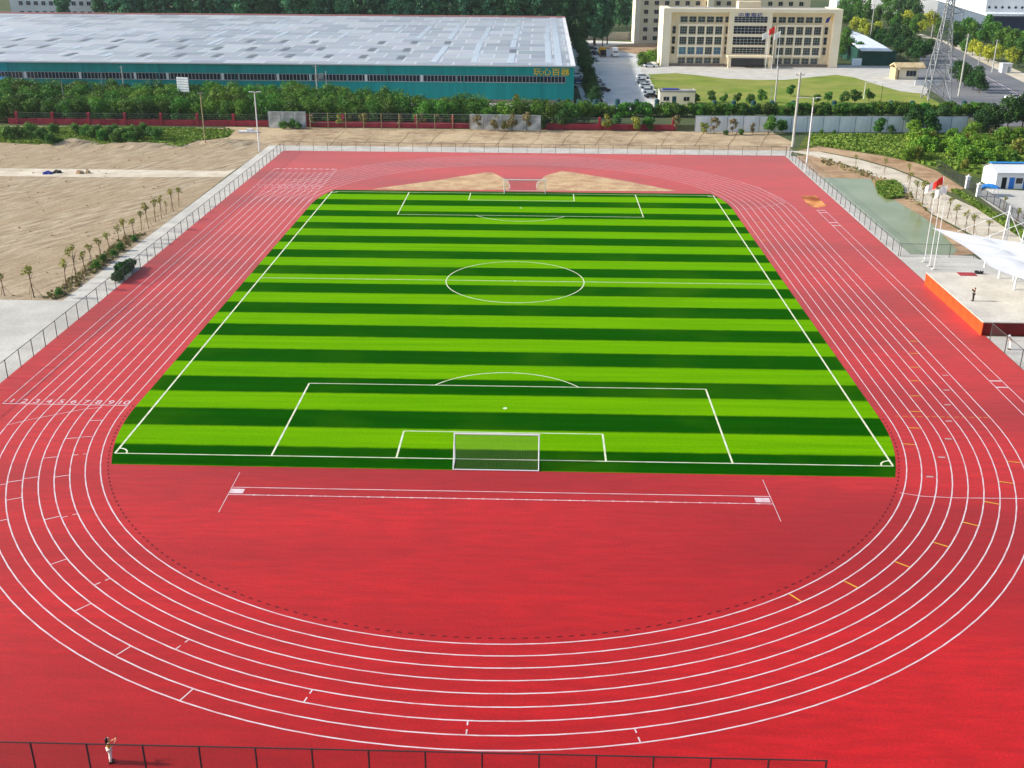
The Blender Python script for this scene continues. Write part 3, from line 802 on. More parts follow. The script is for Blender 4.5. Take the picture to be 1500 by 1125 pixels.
proto('orchard', 5, 0.5, 5.7, 3.2, 17, 2400, 0.4, 'leaf_orchard', 0.14)
proto('shrub', 4, 0.1, 2.3, 1.5, 10, 900, 0.32, 'leaf_mid', 0.06)
proto('hedge_shrub', 4, 0.1, 3.0, 2.1, 12, 1300, 0.36, 'leaf_orchard', 0.07)
proto('olive', 3, 0.5, 3.2, 1.3, 8, 520, 0.42, 'leaf_olive', 0.07)
proto('poplar', 4, 1.0, 27.0, 3.6, 34, 2600, 1.2, 'leaf_poplar', 0.3)
proto('dark', 4, 1.5, 8.0, 3.6, 18, 2200, 0.58, 'leaf_dark', 0.2)
proto('yellow', 3, 1.8, 7.2, 3.1, 15, 1600, 0.58, 'leaf_yellow', 0.18)
proto('bright', 4, 0.1, 3.4, 2.2, 13, 1500, 0.38, 'leaf_bright', 0.08)
proto('mid', 4, 1.6, 8.0, 3.2, 17, 1900, 0.58, 'leaf_mid', 0.18)
proto('dry', 4, 0.5, 3.5, 1.0, 10, 420, 0.34, 'leaf_dry', 0.05)
proto('round', 3, 0.8, 3.4, 1.5, 10, 750, 0.42, 'leaf_mid', 0.08)


def tree(kind, x, y, s, label, group, name='tree', cat='tree', z=0, sz=None, parts=True):
    k = random.randrange(len(PROTO[kind])); tk, cr = PROTO[kind][k]
    if parts:
        r = empty(name, (x, y, z), label, cat, group, random.random() * 6.28, (s, s, sz or s))
        link('trunk', tk, r); link('crown', cr, r)
    else:
        key = (kind, k)
        if key not in MERGED:
            me = cr.copy(); bm = bmesh.new(); bm.from_mesh(cr); n0 = len(bm.faces); bm.from_mesh(tk)
            bm.faces.ensure_lookup_table()
            for f in bm.faces[n0:]: f.material_index = 1
            bm.to_mesh(me); bm.free(); me.materials.append(MATS['bark']); MERGED[key] = me
        r = link(name, MERGED[key], None, (x, y, z), random.random() * 6.28, (s, s, sz or s)); tag(r, label, cat, group)
    return r


MERGED = {}
RD = random.Random(3)
# wood of small trees between the red wall and the warehouse
ROWS = [(125.5, -128, 10, 0.92), (130.5, -130, 14, 0.95), (136, -132, -12, 1.0), (141.5, -134, -34, 1.05), (147.5, -137, -48, 1.08), (153.5, -139, -60, 1.08)]
sheet('wood_floor', [(-150, 122.4), (112, 122.8), (112, 129), (16, 131), (14, 134), (-60, 158), (-150, 160)], -0.008, 'wood_soil', 'dark leaf littered ground under the wood')
RN = ['front', 'second', 'third', 'fourth', 'fifth', 'rear']
for ri, (y, xa, xb, s) in enumerate(ROWS):
    n = int((xb - xa) / 3.9)
    for k in range(n + 1):
        x = xa + (xb - xa) * k / n
        tree('orchard', x + RD.uniform(-.8, .8), y + RD.uniform(-.8, .8), s * RD.uniform(0.86, 1.12),
             'small leafy green tree in the %s row of the wood between red wall and warehouse' % RN[ri], 'wood trees, %s row' % RN[ri], 'small_tree')
# a few taller or brighter ones standing out of the wood
for p, k, s, lb in (((326, 176), 'bright', 2.1, 'tall bright green tree beside the wooden pole, standing above the wood'), ((565, 166), 'mid', 0.8, 'single green tree rising from the hedge before the teal wall'),
                    ((500, 163), 'mid', 0.75, 'green tree rising from the hedge beside the twin transformer poles'), ((13, 178), 'mid', 0.75, 'pale green tree at the far left end of the red wall'),
                    ((32, 179), 'round', 1.0, 'small round tree beside the pale tree at the left end'), ((145, 180), 'round', 1.1, 'rounded light green tree between red wall pillars, bigger of two'),
                    ((165, 181), 'round', 0.85, 'rounded light green tree between red wall pillars, smaller of two')):
    x, y = G(*p); tree(k, x, y, s, lb, None)
# bank of weeds and shrubs left of the wooden pole
sheet('weedy_bank', px((-60, 214), (0, 209), (55, 212), (120, 214), (270, 217), (285, 208), (335, 201), (345, 190), (200, 186), (0, 186), (-60, 190)), 0.0, 'weeds_ground', 'green weedy bank in front of the red wall')
k = 0
for p, s in (((12, 205), 1.3), ((28, 203), 1.2), ((45, 200), 1.3), ((62, 206), 1.2), ((75, 213), 1.1), ((80, 196), 1.0), ((112, 196), 1.0), ((127, 200), 1.1), ((138, 203), 1.2), ((150, 207), 1.1), ((160, 204), 1.2), ((172, 209), 1.2), ((182, 206), 1.2), ((190, 210), 1.1), ((203, 205), 1.2), ((212, 197), 1.1), ((222, 201), 1.0), ((232, 206), 1.2), ((88, 212), 0.6), ((195, 199), 1.0), ((145, 197), 0.9), ((168, 198), 1.0)):
    x, y = G(*p); k += 1
    tree('shrub', x, y, s, '%s dark green shrub from the left on the weedy bank before the red wall' % ORD[k - 1], 'shrubs on the weedy bank', 'shrub', 'shrub')
# hedge in front of warehouse forecourt, parking lot and lawn
k = 0
for xpx in range(540, 1450, 9):
    x, y = G(xpx, 172.5 if xpx > 850 else 175); k += 1
    tree('hedge_shrub', x + RD.uniform(-.4, .4), y + RD.uniform(1.5, 3.0), RD.uniform(0.9, 1.2), 'dense green bush in the long hedge behind the red and white walls', 'hedge bushes behind the walls', 'hedge_bush', 'bush')
# loose shrubs and small trees in front of the walls
FR = [('olive', 497, 186, .95, 'olive tree'), ('olive', 513, 185, .85, 'olive tree'), ('olive', 533, 186, 1.05, 'olive tree'), ('dry', 458, 186, .9, 'thin dry tree'),
      ('dry', 587, 187, .9, 'thin dry tree'), ('dry', 619, 187, 1.1, 'thin dry tree'), ('dry', 643, 187, 1.1, 'thin dry tree'), ('dry', 700, 189, 1.1, 'brown dry tree'),
      ('dry', 725, 190, 1.2, 'brown dry tree'), ('dry', 750, 190, 1.3, 'brown dry tree'), ('dry', 772, 190, 1.3, 'brown dry tree'), ('olive', 739, 189, .7, 'olive tree'),
      ('dark', 824, 189, .58, 'dark leafy tree'), ('dark', 812, 183, .5, 'dark leafy tree'), ('dark', 795, 188, .4, 'dark leafy tree'), ('olive', 888, 191, 1.2, 'yellow green tree'), ('olive', 931, 192, 1.1, 'yellow green tree'),
      ('hedge_shrub', 950, 190, 1.0, 'green bush'), ('round', 905, 186, 1.0, 'green bush'), ('dry', 990, 192, 1.1, 'brown dry tree'), ('dry', 1046, 193, 1.2, 'brown dry tree'), ('dry', 1073, 193, 1.1, 'brown dry tree'), ('olive', 1031, 191, .8, 'small rust green tree'),
      ('round', 1125, 192, 1.25, 'round green tree'), ('round', 1145, 191, .95, 'round green tree'), ('dry', 1102, 193, .8, 'thin dry tree'), ('shrub', 1085, 194, .6, 'low bush'), ('shrub', 1063, 194, .5, 'low bush'),
      ('shrub', 1203, 192, .45, 'low bush'), ('shrub', 1222, 192, .4, 'low bush'), ('round', 1288, 194, 1.15, 'dark bush'), ('shrub', 1304, 190, .8, 'low bush'), ('dark', 1338, 192, .6, 'broad dark tree'), ('dark', 1362, 194, .62, 'broad dark tree'), ('dark', 1375, 188, .62, 'broad dark tree'),
      ('shrub', 428, 188, .9, 'dark creeper bush'), ('shrub', 437, 189, .7, 'dark creeper bush'), ('shrub', 415, 189, .8, 'dark creeper bush'), ('dark', 1435, 200, .62, 'broad dark tree'), ('dark', 1450, 196, .72, 'broad dark tree'), ('dark', 1475, 190, .78, 'broad dark tree'), ('dark', 1497, 188, .8, 'broad dark tree'), ('dark', 1520, 188, .8, 'broad dark tree')]
cnt = {}
for kd, a, b_, s, nm in FR:
    b_ += 4 if 1010 < a < 1400 else (2.2 if 685 < a < 800 else 0)
    if kd == 'dark' and a > 1330: s *= 1.2
    x, y = G(a, b_); cnt[nm] = cnt.get(nm, 0) + 1
    tree(kd, x, y, s, '%s %s from the west along the boundary walls' % (ORD[cnt[nm] - 1], nm), 'loose trees along the boundary walls', nm.split()[-1] if nm.split()[-1] == 'bush' else 'tree', nm.split()[-1])
# bushes on the lawn edge
for i, p in enumerate(((1042, 150), (1060, 152), (1080, 151), (1098, 153), (1116, 150), (1158, 141), (1272, 150), (1236, 152), (1252, 151), (1020, 152), (1212, 150), (1196, 152))):
    x, y = G(*p); tree('round', x, y, RD.uniform(0.8, 1.1), '%s round bush along the lawn edge behind the hedge, counted from gatehouse' % ORD[i], 'round bushes on the lawn edge', 'bush', 'bush')
# bright scrub behind the pond
k = 0
for i in range(70):
    a = RD.uniform(1330, 1560); lo_ = 203 + (a - 1330) * 0.02; b_ = RD.uniform(lo_, 240 + min(20, (a - 1330) * 0.15))
    if 1420 < a and b_ > 246: b_ = RD.uniform(205, 244)
    x, y = G(a, b_)
    tree(RD.choice(['bright', 'bright', 'bright', 'olive', 'shrub']), x, y, RD.uniform(0.7, 1.25), 'leafy bush in the bright green scrub between the pond and white wall', 'scrub bushes behind the pond', 'scrub_bush', 'bush')
# column of dark trees beside the warehouse's gable wall
for i, (y, s) in enumerate(((162, .62), (170, .66), (179, .7), (189, .72), (200, .75), (213, .78), (227, .85), (243, .9), (262, .95), (283, 1.0), (305, 1.1), (325, 1.3))):
    tree('dark', 17.2 + RD.uniform(-.5, .8) + (y - 160) * 0.006, y, s, '%s dark tree from the hedge along the warehouse end wall' % ORD[i], 'trees along the warehouse end wall', 'tree')
# poplars behind the warehouse
k = 0
for (y, xa, xb, st_) in ((337, -186, 31, 4.5), (346, -180, 33, 4.9)):
    x = xa
    while x < xb:
        tree('poplar', x + RD.uniform(-1, 1), y + RD.uniform(-2, 2), RD.uniform(.85, 1.15), 'tall blue green poplar in the %s row behind the warehouse roof' % ('front' if y < 340 else 'back'), 'poplars behind the warehouse, %s row' % ('front' if y < 340 else 'back'), 'poplar_tree', 'tree', parts=False)
        x += st_
for a, b_ in ((14, 350),):
    pass
for i, (a, y) in enumerate(((-204, 347), (-246, 352))):
    tree('poplar', a, y, .9, '%s poplar beside the white apartment block far behind the warehouse' % ('right hand' if a > -220 else 'left hand'), None, 'poplar_tree', 'tree', parts=False)
# trees behind the parking lot wall
for i, (a, b_) in enumerate(((868, 44), (890, 44), (906, 43), (918, 43), (926, 42), (912, 40), (900, 39), (880, 41), (936, 40), (1236, 40), (1244, 32), (1232, 25))):
    x, y = G(a, b_); tree('poplar' if 880 < a < 940 else 'mid', x, y, 0.62 if 880 < a < 940 else 1.1, '%s tree from the west behind the parking lot boundary and beige blocks' % ORD[i], 'trees behind the parking lot', 'tree', parts=False)
# avenue trees at the top right
AV = [('mid', 1232, 88, .95), ('mid', 1245, 84, .9), ('mid', 1256, 87, .8), ('mid', 1238, 70, 1.0), ('dark', 1288, 68, .9), ('dark', 1300, 72, .8), ('dark', 1280, 62, .9), ('dark', 1318, 84, .95), ('dark', 1330, 88, 1.0),
      ('dark', 1342, 92, 1.0), ('dark', 1352, 90, .9), ('dark', 1326, 74, 1.0), ('dark', 1340, 78, .9), ('dark', 1358, 82, .8), ('dark', 1310, 62, 1.0), ('dark', 1322, 66, 1.0),
      ('yellow', 1252, 50, 1.1), ('yellow', 1262, 54, 1.1), ('yellow', 1272, 56, .9), ('yellow', 1286, 52, .9), ('mid', 1240, 38, 1.3), ('mid', 1255, 33, 1.3), ('mid', 1270, 36, 1.3), ('mid', 1285, 38, 1.2), ('mid', 1300, 42, 1.1),
      ('mid', 1310, 46, 1.1), ('yellow', 1316, 42, 1.0), ('yellow', 1328, 38, 1.1), ('dark', 1318, 32, 1.6), ('dark', 1332, 34, 1.6), ('dark', 1342, 36, 1.5), ('mid', 1345, 48, 1.1), ('yellow', 1350, 50, .9), ('yellow', 1362, 44, 1.3),
      ('mid', 1375, 56, 1.1), ('mid', 1336, 54, 1.0), ('mid', 1325, 52, 1.0), ('mid', 1400, 68, 1.2), ('mid', 1412, 62, 1.3), ('yellow', 1402, 62, .9), ('dark', 1396, 74, .9), ('mid', 1388, 58, 1.0),
      ('mid', 1424, 66, 1.2), ('mid', 1440, 70, 1.2), ('mid', 1452, 66, 1.2), ('mid', 1466, 76, 1.2), ('mid', 1480, 80, 1.2), ('mid', 1494, 84, 1.2), ('mid', 1447, 58, 1.3), ('mid', 1510, 84, 1.2),
      ('yellow', 1424, 82, .85), ('yellow', 1434, 88, .9), ('yellow', 1447, 92, .9), ('yellow', 1460, 90, .85), ('yellow', 1481, 98, .95), ('yellow', 1498, 72, .9), ('yellow', 1508, 74, .9), ('mid', 1412, 80, .8), ('mid', 1492, 98, .8), ('mid', 1506, 100, .8),
      ('dark', 1402, 120, .8), ('dark', 1412, 127, .85), ('dark', 1425, 132, .9), ('dark', 1434, 136, .8), ('mid', 1255, 22, 1.5), ('mid', 1275, 20, 1.5), ('mid', 1296, 24, 1.5), ('mid', 1240, 16, 1.6), ('mid', 1310, 26, 1.4), ('mid', 1262, 12, 1.7), ('mid', 1285, 12, 1.7)]
cnt = {}
NM = {'mid': 'mid green avenue tree', 'dark': 'dark rounded avenue tree', 'yellow': 'yellow flowering avenue tree'}
for kd, a, b_, s in sorted(AV, key=lambda q: (q[1], q[2])):
    x, y = G(a, b_); cnt[kd] = cnt.get(kd, 0) + 1
    near = b_ > 110
    tree(kd, x, y, s, ('dark tree by the pylon on the road corner, %s from the west' % ORD[[1402, 1412, 1425, 1434].index(a)]) if near else '%s from the west around the road by the beige office, %s' % (ORD[min(44, cnt[kd] - 1)], NM[kd]), 'avenue trees beside the road', 'avenue_tree', 'tree', parts=near)
x, y = G(955, 97)
for i, p in enumerate(((946, 94), (940, 97), (957, 90))):
    x, y = G(*p); tree('bright', x, y, 1.35, 'bright green bush at the office corner by the white car, %s' % ('middle one', 'lowest one', 'one against the wall')[i], 'bushes at the office corner', 'bush', 'bush')

# staked saplings
def sapling_meshes(k):
    rng = random.Random(50 + k); cl = []
    h = 2.9
    for i in range(5):
        a = rng.random() * 6.28; q = rng.uniform(0.1, 0.5)
        cl.append((q * math.cos(a), q * math.sin(a), h + rng.uniform(-0.5, 0.35), 0.35, 0.35, 0.3))
    cr = quads_mesh('crown', leafcloud(90 + k, cl, 75, 0.26), 'leaf_olive')
    b = MB(); b.bar((0, 0, 0), (0.03, 0.02, 2.6), 0.06, 0.04, 6, cap=False)
    for i in range(6):
        a = rng.random() * 6.28; b.bar((0.02, 0.02, rng.uniform(1.9, 2.5)), (math.cos(a) * 0.55, math.sin(a) * 0.55, rng.uniform(2.7, 3.3)), 0.028, 0.012, 4, cap=False)
    tk = b.mesh('trunk', 'bark')
    b = MB()
    for i in range(3): a = i * 2.1 + 0.3; b.bar((math.cos(a) * 0.75, math.sin(a) * 0.75, 0), (math.cos(a) * 0.06, math.sin(a) * 0.06, 1.5), 0.025, 0.025, 4)
    return tk, cr, b.mesh('stakes', 'stake')


SAP = [sapling_meshes(k) for k in range(4)]


def sapling(x, y, s, label, group):
    tk, cr, sk = random.choice(SAP)
    r = empty('young_tree', (x, y, 0), label, 'young tree', group, random.random() * 6.28, s)
    r.rotation_euler = (RD.uniform(-.09, .09), RD.uniform(-.09, .09), r.rotation_euler[2]); r.scale = (s * RD.uniform(.7, 1.25), s * RD.uniform(.7, 1.25), s * RD.uniform(.85, 1.12))
    link('trunk', tk, r); link('crown', cr, r); link('support_stakes', sk, r)


LS = [(-64.3, -9.0, 1.0), (-60.2, -9.7, 1.15), (-57.5, -6.3, 1.2), (-57.4, -3.3, 1.35), (-57.3, -0.7, 1.1), (-58.5, 4.7, 1.0), (-58.5, 8.1, 1.0), (-58.1, 10.5, 1.0), (-58.2, 14.2, .95), (-58.1, 16.7, 1.0), (-57.6, 18.7, .9),
      (-58.2, 23.5, 1.0), (-57.6, 24.9, 1.1), (-58, 29.3, 1.05), (-57.8, 31.6, 1.1), (-57.8, 33.9, .7), (-57.4, 36.3, 1.05), (-57.5, 39.6, .95)]
for i, (x, y, s) in enumerate(LS): sapling(x, y, s, '%s young staked tree from the concrete yard along the field edge' % ORD[i], 'young staked trees beside the white strip')
RS = [(70.2, 58.2, 1.0), (69.6, 52, 1.1), (69.2, 47.5, 1.1), (69.5, 44.3, .9), (69.6, 41.3, 1.0), (70.1, 37.8, 1.05), (69.8, 33.3, 1.05), (69.8, 29, 1.1), (70.5, 27.5, .9), (72.6, 27.1, .8), (79.5, 33.8, .9), (81.2, 43.1, .8), (72.5, 66, 1.0), (70.5, 74, .9), (66.5, 80, .8), (82.5, 38, .9), (84, 33, 1.0)]
for i, (x, y, s) in enumerate(RS): sapling(x, y, s, '%s young staked tree on the pale walkway beside the pond' % ORD[i], 'young staked trees beside the pond')
# scrub under the left saplings, shrub at the fence
for i, (x, y, s) in enumerate(((-57.3, 3.2, .55), (-57.5, 6.4, .5), (-57.2, 9.2, .45), (-57.4, 12.4, .5), (-57.2, 17.4, .4), (-57.6, -8.5, .4))):
    tree('shrub', x, y, s, '%s low scrub bush from the concrete yard between the young trees' % ORD[i], 'scrub under the young trees', 'scrub_bush', 'bush')
cl = [(0, 0.2, 0.8, 0.9, 1.3, 0.7), (0.1, -1.8, 0.8, 0.9, 1.4, 0.65), (0.2, -3.8, 0.7, 0.8, 1.2, 0.6), (-0.2, 1.9, 0.8, 0.8, 1.2, 0.6), (-0.3, -1.0, 1.3, 0.8, 1.3, 0.4)]
r = empty('leaning_bush', (-52.5, 1.4, 0), 'dark green bush pressed against the long fence on white concrete', 'bush')
link('crown', quads_mesh('crown', leafcloud(404, cl, 1500, 0.4), 'leaf_dark'), r); link('trunk', trunk_mesh(3, 1.2, 0.08, 1.2), r)


# weeds and grass: uncountable
def inpoly(P, x, y):
    c = False; n = len(P); j = n - 1
    for i in range(n):
        if (P[i][1] > y) != (P[j][1] > y) and x < (P[j][0] - P[i][0]) * (y - P[i][1]) / (P[j][1] - P[i][1]) + P[i][0]: c = not c
        j = i
    return c


def weeds(name, poly, n, h, m, label):
    rng = np.random.default_rng(len(poly) * 7 + n); xs = [p[0] for p in poly]; ys = [p[1] for p in poly]; Q = []
    while len(Q) < n * 4:
        x = rng.uniform(min(xs), max(xs)); y = rng.uniform(min(ys), max(ys))
        if not inpoly(poly, x, y): continue
        a = rng.random() * 6.28; s = h * (0.5 + rng.random()); c, d = math.cos(a) * s * 0.7, math.sin(a) * s * 0.7; l = rng.normal(size=2) * 0.3 * s
        Q += [(x - c, y - d, 0), (x + c, y + d, 0), (x + c * .7 + l[0], y + d * .7 + l[1], s), (x - c * .7 + l[0], y - d * .7 + l[1], s)]
    o = link(name, quads_mesh(name, np.array(Q), m)); o['kind'] = 'stuff'; tag(o, label, 'weeds'); return o


weeds('weeds', px((0, 208), (120, 213), (265, 216), (285, 207), (335, 200), (340, 190), (200, 187), (0, 187)), 11000, 0.3, 'leaf_weeds', 'green weeds covering the bank before the red wall')
weeds('weeds', px((1185, 212), (1185, 198), (1400, 198), (1560, 198), (1560, 250), (1430, 255), (1350, 240), (1290, 226)), 20000, 0.4, 'leaf_weeds', 'tall green weeds between the pond and white wall')
weeds('weeds', px((1283, 268), (1310, 266), (1322, 276), (1320, 290), (1300, 292), (1288, 284)), 3000, 0.35, 'leaf_weeds', 'clump of green weeds at the pond edge')
weeds('weeds', px((1394, 279), (1402, 277), (1470, 320), (1540, 366), (1500, 350), (1440, 311)), 1500, 0.25, 'leaf_weeds', 'grass tufts on the verge along the iron fence')
weeds('weeds', px((1200, 230), (1275, 252), (1330, 280), (1370, 318), (1340, 300), (1275, 262), (1205, 240)), 260, 0.3, 'leaf_dry', 'sparse dry tufts on the soil bank round the pond')
weeds('weeds', [(-56.6, -10), (-59, -10), (-59.5, 20), (-57, 22)], 700, 0.25, 'leaf_dry', 'dry tufts under the young trees beside the concrete strip')

# ------------------------------------------------------------------ boundary walls
def wall_run(name, x0, x1, y, label, group=None):
    r = empty(name, (x0, y, 0), label, 'wall', group); return r


rw = empty('boundary_wall', (-125, 122, 0), 'long low red boundary wall with square red pillars', 'wall')
b = MB(); b.box(0, 160.5, 0, 0.3, 0, 1.35); b.build('low_wall', 'red_wall', rw)
b = MB(); b.box(-0.3, 0.3, -0.16, 0.46, 0, 2.9); pme = b.mesh('pillar', 'red_wall')
for k in range(19):
    if k not in (10,): link('pillar', pme, rw, (2.2 + 8.75 * k, 0, 0))
b = MB()
for z in (1.7, 2.2, 2.7):
    for k in range(18): b.bar((2.5 + 8.75 * k, 0.15, z), (10.65 + 8.75 * k, 0.15, z), 0.02, 0.02, 4)
b.build('rail', 'grey_metal', rw)


def panel_wall(x0, y0, x1, y1, h, n, label, pm='panel_white'):
    a = math.atan2(y1 - y0, x1 - x0); L = math.hypot(x1 - x0, y1 - y0)
    r = empty('panel_wall', (x0, y0, 0), label, 'wall', 'white panel walls', a)
    b = MB(); w_ = L / n; b.box(0.06, w_ - 0.06, 0, 0.08, 0.05, h); me = b.mesh('panel', pm)
    t = MB(); t.box(-0.06, 0.06, -0.04, 0.12, 0, h + 0.06); tme = t.mesh('post', 'panel_trim')
    for k in range(n): link('panel', me, r, (k * w_, 0, 0))
    for k in range(n + 1): link('post', tme, r, (k * w_, 0, 0))
    c = MB(); c.box(0, L, -0.02, 0.1, h + 0.062, h + 0.14); c.build('coping', 'panel_white', r)
    return r


panel_wall(39.6, 120.3, 104, 123.0, 3.6, 17, 'long white panel wall with dark joints in front of the hedge and lawn')
xa, ya = G(688, 189.5); xb, yb_ = G(792, 191.5); panel_wall(xa, ya, xb, yb_, 3.4, 5, 'dirty white panel wall between the red wall and dark trees', 'panel_dirty')
xa, ya = G(394, 187.5); xb, yb_ = G(449, 188); panel_wall(xa, ya, xb, yb_, 3.7, 3, 'separate white panel screen with stains standing before the red wall', 'panel_dirty')
r = empty('post_and_rail_frame', (G(455, 188.5)[0], 119.6, 0), 'thin grey post and rail frame standing before the red wall', 'frame')
b = MB(); Lf = G(690, 189)[0] - G(455, 188.5)[0]
for z in (1.5, 2.6, 3.6): b.bar((0, 0, z), (Lf, 0, z), 0.035, 0.035, 4)
b.build('rail', 'grey_metal', r)
b = MB(); b.bar((0, 0, 0), (0, 0, 3.7), 0.09, 0.09, 6); pme = b.mesh('post', 'pole_wood')
for k in range(10): link('post', pme, r, (Lf * k / 9, 0, 0))
# furrows on the bare strip
fm = MB()
for k in range(15):
    xpx = 440 + k * 48; a = G(xpx + 16, 193); c = G(xpx - 6 + k * 0.6, 214)
    mid = ((a[0] + c[0]) / 2 + RD.uniform(-.6, .6), (a[1] + c[1]) / 2); fm.ribbon([a, mid, c], RD.uniform(.12, .24), 0.006)
structure(fm.build('furrow', 'furrow'), 'narrow dark furrows across the bare strip')


# ------------------------------------------------------------------ warehouse
def warehouse():
    x0, x1, y0, y1, he, hr = -262, 12.2, 165.2, 311, 10.0, 13.0
    r = empty('warehouse', (0, 0, 0), 'huge teal warehouse with pale sheet roof and long window strip', 'warehouse')
    b = MB(); b.extrude_x([(y0, 0), (y1 + 20, 0), (y1 + 20, he - .4), (y1, hr - .15), (y0, he - .15)], x0, x1); b.build('wall', 'teal', r)
    b = MB(); b.box(x0, x1 + 0.05, y0 - 0.12, y0 - 0.003, 0, 0.9); b.build('plinth', 'plinth', r)
    b = MB()
    e = 0.35
    top = [(x0 - e, y0 - e, he), (x1 + e, y0 - e, he), (x1 + e, y1, hr), (x0 - e, y1, hr)]
    b.face(top); b.face([(p[0], p[1], p[2] - 0.12) for p in top])
    b.face([(x0 - e, y1 + 20.5, he - .3), (x1 + e, y1 + 20.5, he - .3), (x1 + e, y1, hr), (x0 - e, y1, hr)])
    b.build('roof', 'roof_sheet', r)
    b = MB(); b.box(x0 - e, x1 + e, y0 - e - 0.2, y0 - e, he - 0.25, he + 0.1); b.build('gutter', 'white_wall', r)
    b = MB(); b.box(x0 - e, x1 + e, y1 - 0.8, y1 + 0.8, hr + 0.02, hr + 0.4); b.build('ridge_cap', 'ridge_red', r)
    sl_ = (hr - he) / (y1 - y0 + e)
    b = MB()
    def zr(y): return he + (y - (y0 - e)) * sl_
    b.face([(x1 - 0.9, y0 - e, zr(y0 - e) + .03), (x1 + e, y0 - e, zr(y0 - e) + .03), (x1 + e, y1, hr + .03), (x1 - 0.9, y1, hr + .03)]); b.build('verge_trim', 'white_wall', r)
    # roof lights: strips of clear sheets, some weathered dark
    lm = MB(); lm.face([(-1.0, -4, 0), (1.0, -4, 0), (1.0, 4, 8 * sl_), (-1.0, 4, 8 * sl_)]); lme = lm.mesh('roof_light', 'skylight_light'); dme = lme.copy(); dme.materials.clear(); dme.materials.append(MATS['skylight_dark'])
    wl = MB(); wl.face([(-0.9, -10.5, 0), (0.9, -10.5, 0), (0.9, 10.5, 21 * sl_), (-0.9, 10.5, 21 * sl_)]); wme = wl.mesh('roof_light', 'skylight_light')
    q = random.Random(11); nsk = 0
    for k in range(21):
        xk = 5.2 - 10.6 * k
        for j, yc in enumerate((181, 199, 218, 240, 262, 288)):
            if nsk > 97: break
            off = 0 if k < 6 else (-5.0 if j % 2 else 0)
            darkp = (0.12 if k < 4 else 0.75) if j < 3 else 0.0
            dk = q.random() < darkp
            if not dk and k >= 5 and q.random() < 0.5: continue
            big = j >= 2 or (k < 4)
            o = link('roof_light', dme if dk else (wme if big else lme), r, (xk + off + q.uniform(-.4, .4), yc + q.uniform(-1, 1), zr(yc - (10.5 if (big and not dk) else 4)) + (0.05 if dk else 0.035))); nsk += 1
    b = MB(); b.face([(x1 - 5.2, y0, zr(y0) + .06), (x1 - 3.2, y0, zr(y0) + .06), (x1 - 3.2, y1, hr + .04), (x1 - 5.2, y1, hr + .04)]); b.build('clear_strip', 'skylight_light', r)
    # window ribbon in bays
    wm = MB(); L = 9.9; z0, z1 = 5.6, 7.2
    wm.box(0, L, -0.05, -0.002, z0, z1, 0)
    for k in range(11): wm.box(L * k / 10 - 0.07, L * k / 10 + 0.07, -0.1, -0.052, z0, z1, 1)
    wm.box(0, L, -0.14, -0.102, z0 - 0.18, z0, 1); wm.box(0, L, -0.14, -0.102, z1, z1 + 0.1, 1)
    me = wm.mesh('window_bay', ['window_dark', 'mullion'])
    for k in range(25): link('window_bay', me, r, (9.9 - L * (k + 1) - 0.6 * (k // 3) * 0.5, y0, 0))
    ip = MB(); ip.box(-0.36, 0.36, -0.18, -0.145, 5.5, 7.3); ime = ip.mesh('infill_panel', 'white_wall')
    for k in range(14): link('infill_panel', ime, r, (-29.5 - 13.2 * k - (k % 3) * 2.1, y0, 0))
    dn = MB(); dn.bar((0, -.22, 0.05), (0, -.22, 9.7), 0.09); dme_ = dn.mesh('downpipe', 'teal')
    for k in range(9): link('downpipe', dme_, r, (3 - 21 * k, y0, 0))
    t = link('sign_letters', text_mesh('玩心百器', 2.5, 'letter_yellow', 0.06), r, (6.0, y0 - 0.1, 7.65)); t.rotation_euler = (R(90), 0, 0); t.scale = (1.0, 0.82, 1)
    x, y = x0, y0
    rr = empty('lean_to_roof', (-150, 158, 0), 'bright blue lean-to roof against the teal warehouse wall', 'lean-to')
    c = MB(); c.face([(-16, 0, 5.0), (6, 0, 5.0), (6, 6.6, 5.9), (-16, 6.6, 5.9)]); c.face([(-16, 0, 4.9), (6, 0, 4.9), (6, 6.6, 5.8), (-16, 6.6, 5.8)]); c.build('roof', 'blue_roof', rr)
    c = MB(); c.bar((0, 0, 0), (0, 0, 4.92), 0.1); cme = c.mesh('post', 'grey_metal')
    for k in range(4): link('post', cme, rr, (-15.5 + 7 * k, 0.2, 0))
    for k, xk in enumerate((-3.2, 1.6, 4.6, 8.0, 10.4)):
        tree('round' if k != 0 else 'olive', xk, 160.5, 0.6 if k else .95, '%s slim shrub from the west at the foot of the teal warehouse wall' % ORD[k], 'slim shrubs at the warehouse wall', 'shrub', 'shrub')


warehouse()
sheet('forecourt', [(-52, 152), (17, 152), (17, 165.1), (-60, 165.1)], 0.0, 'concrete', 'pale forecourt strip before the teal wall')
sheet('parking_lot', [(15, 151)] + px((965, 158), (950, 108), (940, 96), (965, 97), (940, 62), (865, 59)) + [(13, 350)], 0.002, 'lot', 'pale grey parking lot between the warehouse and the office')
sheet('soil_patch', px((880, 70), (905, 66), (962, 60), (966, 78), (935, 80)), 0.012, 'soil', 'bare brown soil beside the beige block')
sheet('plaza', px((940, 108), (938, 97), (1000, 95), (1225, 95), (1300, 95), (1335, 112), (1360, 130), (1350, 152), (1330, 160), (960, 160)), 0.004, 'concrete_white', 'white concrete forecourt before the beige office')
sheet('lawn', px((949, 109), (990, 107), (1020, 110), (1060, 115), (1110, 117), (1150, 117), (1190, 113), (1225, 109.5), (1250, 113), (1285, 124), (1320, 134), (1350, 137), (1375, 150), (1380, 160), (1015, 160), (968, 150)), 0.010, 'lawn', 'yellowing green lawn before the office')
